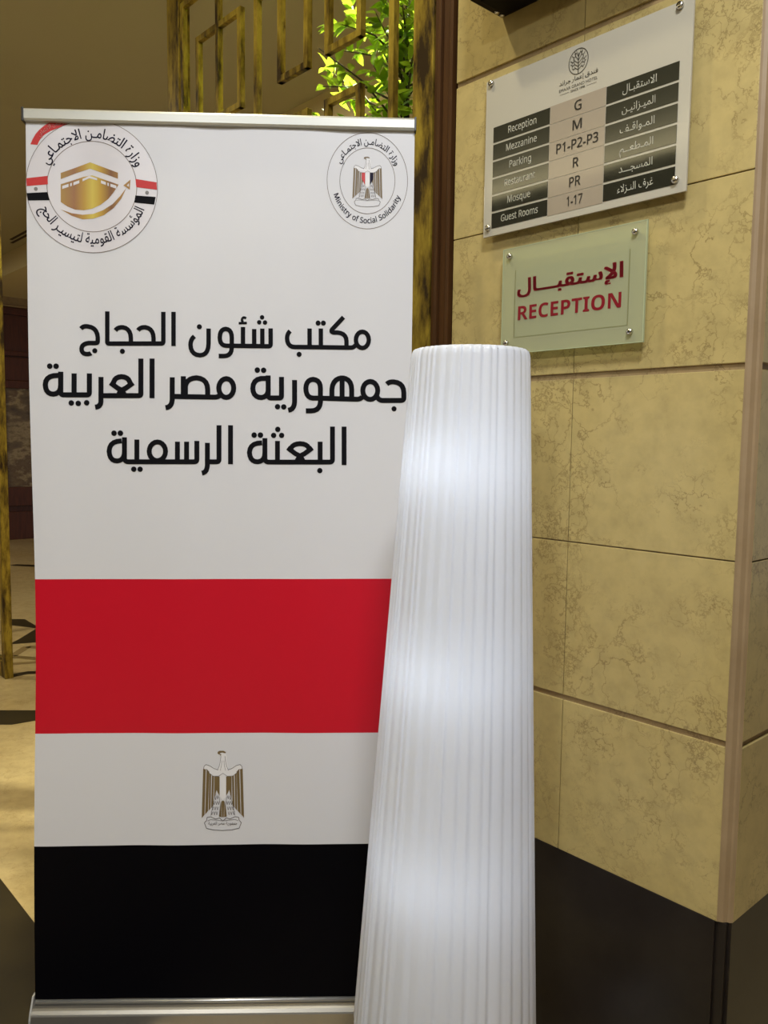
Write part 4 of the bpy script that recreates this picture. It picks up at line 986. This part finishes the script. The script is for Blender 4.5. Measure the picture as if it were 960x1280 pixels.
def eagle(bm, c, wx, hy, o1, tri, idx):
    """heraldic eagle; x right and y up in units of the figure (half width 1, height -1..1)"""
    G, LN, WH, RD, BK = idx
    F1, F2, F3 = bp(o1), bp(o1 + .0003), bp(o1 + .0005)
    m = lambda fn: (lambda x, y: fn(c[0] + (x - 475) / 220 * wx, c[1] + (560 - y) / 410 * hy))
    f1, f2, f3 = m(F1), m(F2), m(F3)
    bp_low = m(bp(o1 - .0002))
    P = lambda fn, pts, mi: poly(bm, [fn(*p) for p in pts], mi)
    for sg in (1, -1):
        X = (lambda x: x) if sg == 1 else (lambda x: 950 - x)
        lowy = lambda x: 842 - (x - 255) * 1.05
        for a, b, ta, tb in ((262, 290, 333, 340), (297, 326, 335, 365), (333, 352, 380, 396), (359, 380, 405, 412)):
            k = 10 if a < 300 else 3
            P(f1, [(X(a + k), ta), (X(b + k - 1), tb), (X(b - 4), lowy(b)), (X(a - 5), lowy(a - 5))], G)
        P(f1, [(X(386), 412), (X(392), 415), (X(412), 545), (X(385), 640)], G)
        ribbon(bm, [(X(278), 333), (X(283), 300), (X(303), 288), (X(340), 305), (X(385), 335), (X(425), 343)], .0009 * hy / .045, lambda a, b: f1(a, b), LN) if False else None
        line = lambda pts, wd: [P(f2, [(p[0] - (q[1] - p[1]) / max(1e-6, math.hypot(q[0] - p[0], q[1] - p[1])) * wd, p[1] + (q[0] - p[0]) / max(1e-6, math.hypot(q[0] - p[0], q[1] - p[1])) * wd),
                                        (q[0] - (q[1] - p[1]) / max(1e-6, math.hypot(q[0] - p[0], q[1] - p[1])) * wd, q[1] + (q[0] - p[0]) / max(1e-6, math.hypot(q[0] - p[0], q[1] - p[1])) * wd),
                                        (q[0] + (q[1] - p[1]) / max(1e-6, math.hypot(q[0] - p[0], q[1] - p[1])) * wd, q[1] - (q[0] - p[0]) / max(1e-6, math.hypot(q[0] - p[0], q[1] - p[1])) * wd),
                                        (p[0] + (q[1] - p[1]) / max(1e-6, math.hypot(q[0] - p[0], q[1] - p[1])) * wd, p[1] - (q[0] - p[0]) / max(1e-6, math.hypot(q[0] - p[0], q[1] - p[1])) * wd)], LN) for p, q in zip(pts, pts[1:])]
        line([(X(278), 340), (X(280), 310), (X(300), 290), (X(340), 303), (X(385), 332), (X(425), 345)], 2.6)
        line([(X(300), 338), (X(335), 378), (X(375), 408), (X(430), 410), (X(475), 380)], 2.0)
        line([(X(455), 205), (X(448), 260), (X(436), 310), (X(418), 350)], 2.0)
        line([(X(465), 250), (X(460), 300), (X(448), 352)], 1.6)
        # leg feathers
        for (xa, ya) in ((398, 640), (420, 630), (385, 690), (408, 690), (430, 690), (370, 745), (395, 745), (420, 745), (362, 795), (388, 795), (412, 795)):
            line([(X(xa - 8), ya - 22), (X(xa), ya + 14), (X(xa + 9), ya - 22)], 2.2)
        line([(X(400), 590), (X(375), 700), (X(350), 815)], 2.0)
        line([(X(435), 620), (X(448), 700), (X(436), 825)], 2.0)
        line([(X(475), 870), (X(440), 838), (X(400), 850), (X(350), 826), (X(312), 832), (X(308), 862), (X(285), 888), (X(306), 945), (X(380), 962), (X(475), 968)], 3.2)
        line([(X(475), 868), (X(420), 862), (X(350), 855), (X(318), 868)], 2.0)
        # tail
        P(f1, [(X(460), 668), (X(475), 660), (X(475), 828), (X(466), 836)], G)
        P(f1, [(X(455), 680), (X(459), 672), (X(462), 832), (X(436), 826)], G)
    # pale body under the lines
    P(bp_low, [(456, 172), (505, 176), (514, 205), (514, 255), (532, 343), (600, 303), (650, 290), (668, 305), (668, 335), (615, 385), (575, 412), (475, 414), (375, 412), (335, 385), (282, 335), (282, 305), (300, 290), (350, 303), (418, 343), (440, 300), (452, 240)], WH)
    # shield
    for a, b, mi in ((392, 441, RD if tri else G), (442, 508, WH), (509, 558, BK if tri else G)):
        lo = lambda x: 655 - abs(x - 475) ** 1.35 * .37
        n = 6
        for k in range(n):
            xa, xb = a + (b - a) * k / n, a + (b - a) * (k + 1) / n
            P(f3, [(xa, 412), (xb, 412), (xb, lo(xb)), (xa, lo(xa))], mi)
    # head, beak
    P(f1, [(418, 176), (422, 160), (440, 150), (480, 150), (507, 163), (498, 177), (470, 168), (446, 172), (440, 180)], G)
    P(f1, [(418, 176), (440, 180), (458, 186), (454, 204), (444, 190), (430, 186)], G)


bm = bmesh.new()
c = (.7438, 1.8662)
rx, ry = .0890, .1045
ribbon(bm, ell(c, rx, ry), .0011, bp(.0006), 1, True)
ribbon(bm, ell(c, rx * .685, ry * .685), .0011, bp(.0006), 1, True)
arc_text(bm, '\u0648\u0632\u0627\u0631\u0629 \u0627\u0644\u062a\u0636\u0627\u0645\u0640\u0646 \u0627\u0644\u0627\u062c\u062a\u0645\u0640\u0627\u0639\u064a', c, rx, ry, .755, .14, 153, 25, True, .0007, .010, 0)
arc_text(bm, sans('Ministry of Social Solidarity'), c, rx, ry, .885, .115, 200, 339, False, .0007, .016, 0, .714)
eagle(bm, (.7440, 1.8640), .0335, .0545, .0006, True, (2, 3, 4, 5, 0))
obj('emblem', bm, [NAVY, RINGI, EAGOLD, EALINE, EAWHITE, INKR], fabric)['label'] = 'round ministry emblem with an eagle'
bm = bmesh.new()
eagle(bm, (.4275, .4912), .0485, .0930, .0006, False, (0, 1, 2, 0, 0))
fz = bp(.0009)
put_text(bm, '\u062c\u0645\u0647\u0648\u0631\u064a\u0629 \u0645\u0635\u0631 \u0627\u0644\u0639\u0631\u0628\u064a\u0629', fz, .3945, .4600, .4120, .0080, .004, 1)
obj('emblem', bm, [EAGOLD, EALINE, EAWHITE], fabric)['label'] = 'gold eagle printed between the red and black stripes'

# hardware
bm = bmesh.new()
pf = [(-.008, 1.974), (.0085, 1.975), (.0115, 1.979), (.0115, 1.996), (.0085, 2.0005), (-.008, 2.0005)]
A_ = [bm.verts.new(BO + be * -.001 + bu * v + bn * d) for d, v in pf]
B_ = [bm.verts.new(BO + be * .846 + bu * v + bn * d) for d, v in pf]
for i in range(len(pf)):
    j = (i + 1) % len(pf)
    bm.faces.new((A_[i], B_[i], B_[j], A_[j]))
bm.faces.new(A_)
bm.faces.new(B_[::-1])
bar = obj('top_bar', bm, mat('bar_aluminium', (.46, .46, .42), .36, .35), t)
for u in (-.0052, .8455):
    bm = bmesh.new()
    box(bm, BO + be * u + bu * 1.9725 - bn * .009, be * .0046, bn * .022, bu * .0295, 0, .0008)
    obj('end_cap', bm, BLACKP, bar)
# base: extruded housing with a lip, along be
bm = bmesh.new()
pr = [(-.062, -.085), (-.062, -.030), (-.045, -.004), (-.012, .0), (-.010, -.006), (.009, -.006), (.0095, -.012), (.0125, -.0105), (.0165, -.013), (.0215, -.0195), (.0235, -.023), (.024, -.078), (.022, -.085)]
bo2 = BO + be * -.0030
zf = bb * -1.0
A_ = [bm.verts.new(bo2 + zf * d + Z_ * v) for d, v in pr]
B_ = [bm.verts.new(bo2 + be * .853 + zf * d + Z_ * v) for d, v in pr]
for i in range(len(pr)):
    j = (i + 1) % len(pr)
    bm.faces.new((A_[i], B_[i], B_[j], A_[j]))
bm.faces.new(A_)
bm.faces.new(B_[::-1])
base = obj('base_housing', bm, mat('base_aluminium', (.36, .34, .30), .3, .7), t)
bm = bmesh.new()
cyl(bm, BO + be * .001 + bn * .004 - Z_ * .001, BO + be * .847 + bn * .004 - Z_ * .001, .0055, None, 16)
obj('clamp_rail', bm, ALU, t)
for u in (-.0068, .8502):
    bm = bmesh.new()
    pr2 = [(-.066, -.085), (-.066, -.026), (-.048, .001), (-.014, .012), (.002, .012), (.012, -.004), (.020, -.016), (.026, -.032), (.027, -.085)]
    A_ = [bm.verts.new(BO + be * u + zf * d + Z_ * v) for d, v in pr2]
    B_ = [bm.verts.new(BO + be * (u + .004) + zf * d + Z_ * v) for d, v in pr2]
    for i in range(len(pr2)):
        j = (i + 1) % len(pr2)
        bm.faces.new((A_[i], B_[i], B_[j], A_[j]))
    bm.faces.new(A_)
    bm.faces.new(B_[::-1])
    obj('side_cap', bm, mat('cap_grey', (.42, .41, .38), .4), base)
bm = bmesh.new()
cyl(bm, BO + be * .425 + bb * .03 - Z_ * .03, BO + be * .425 + bu * 1.985 + bb * .012, .008, None, 14)
obj('support_pole', bm, ALU, t)

# ---------------------------------------------------------------- pleated floor lamp
TOPC, BOTC = Vector((.1508, 1.47, 1.540)), Vector((.1272, 1.47, .265))
t = thing('floor_lamp', 'tall tapering floor lamp with a white pleated fabric shade beside the banner', 'lamp', (BOTC.x, BOTC.y, 0))
random.seed(5)
NP = 46
edges = [0.0]
for k in range(NP):
    edges.append(edges[-1] + random.uniform(.55, 1.45))
tot = edges[-1]
edges = [e / tot * 2 * pi for e in edges]
depth = [random.uniform(.6, 1.35) for _ in range(NP)]
bm = bmesh.new()
prof = [(-.012, .88), (-.006, .955), (.0, .985), (.012, 1.0)] + [(.012 + .976 * i / 24, 1.0) for i in range(1, 25)] + [(.994, .992), (.998, .975), (1.0, .94)]
SUB = 6
rowsL = []
sway = [random.uniform(-.012, .012) for _ in range(NP)]
for h, k in prof:
    hc = min(max(h, 0), 1)
    c = BOTC.lerp(TOPC, h)
    r0 = .1735 + (.1045 - .1735) * hc
    ring_ = []
    for p in range(NP):
        a, b = edges[p], edges[p + 1]
        for q in range(SUB):
            f = q / SUB
            ang = a + (b - a) * f + sway[p] * math.sin(hc * 3.1 + p)
            # one flat face then a sharp return tucked under the next pleat
            d = (f / .72 if f < .72 else (1 - f) / .28)
            d = d ** .8
            r = r0 * k + (d - .6) * .0042 * depth[p] * (.55 + .45 * r0 / .1735)
            ring_.append(bm.verts.new(c + Vector((r * math.cos(ang), r * math.sin(ang), 0))))
    rowsL.append(ring_)
n = len(rowsL[0])
for A_, B_ in zip(rowsL, rowsL[1:]):
    for i in range(n):
        f = bm.faces.new((A_[i], A_[(i + 1) % n], B_[(i + 1) % n], B_[i]))
        f.smooth = True
SHADE = mat('pleated_satin', (.79, .81, .86), .36, 0, .5)
nt, Nn, L, B = nodes(SHADE)
tr = Nn.new('ShaderNodeBsdfTranslucent')
tr.inputs[0].default_value = (.80, .81, .84, 1)
ms = Nn.new('ShaderNodeMixShader')
ms.inputs[0].default_value = .30
L.new(B.outputs[0], ms.inputs[1])
L.new(tr.outputs[0], ms.inputs[2])
L.new(ms.outputs[0], Nn['Material Output'].inputs[0])
shade = obj('lamp_shade', bm, SHADE, t)
for h, r in ((.995, .0995), (.004, .165)):
    bm = bmesh.new()
    c = BOTC.lerp(TOPC, h)
    pts = [c + Vector((r * math.cos(2 * pi * i / 40), r * math.sin(2 * pi * i / 40), 0)) for i in range(41)]
    tube(bm, pts, .0022, 6)
    obj('wire_ring', bm, ALU, shade)
bm = bmesh.new()
lathe(bm, [(.001, 0), (.14, 0), (.145, .004), (.145, .014), (.135, .020), (.02, .026), (.014, .034), (.001, .034)], (BOTC.x, BOTC.y, 0), None, 48)
obj('lamp_base', bm, mat('base_steel', (.5, .5, .48), .3, .8), t)
bm = bmesh.new()
cyl(bm, (BOTC.x, BOTC.y, .03), (TOPC.x, TOPC.y, 1.50), .009, None, 14)
for h, r in ((.995, .0995), (.004, .165)):
    c = BOTC.lerp(TOPC, h)
    for k in range(3):
        a = 2 * pi * k / 3 + .4
        cyl(bm, c, c + Vector((r * math.cos(a), r * math.sin(a), 0)), .002, None, 6)
obj('lamp_pole', bm, ALU, t)
BULB = mat('lit_bulb', (1, 1, 1), .3)
BULB.node_tree.nodes['Principled BSDF'].inputs['Emission Color'].default_value = (.76, .86, 1.0, 1)
BULB.node_tree.nodes['Principled BSDF'].inputs['Emission Strength'].default_value = 20
for z, dx, dy in ((1.335, -.018, -.020), (.965, -.028, -.032), (.60, -.034, -.042)):
    c = Vector((.14 + dx, 1.47 + dy, z))
    bm = bmesh.new()
    lathe(bm, [(.0005, .026), (.010, .024), (.017, .015), (.019, .004), (.016, -.010), (.011, -.022), (.010, -.030)], c, None, 18)
    bl = obj('bulb', bm, BULB, t)
    bm = bmesh.new()
    lathe(bm, [(.011, -.030), (.013, -.034), (.013, -.056), (.0005, -.056)], c, None, 16)
    ax = Vector((.14 + (TOPC.x - BOTC.x) * 0, 1.47, z - .05))
    cyl(bm, c - Z_ * .05, ax, .004, None, 8)
    obj('socket', bm, BLACKP, bl)
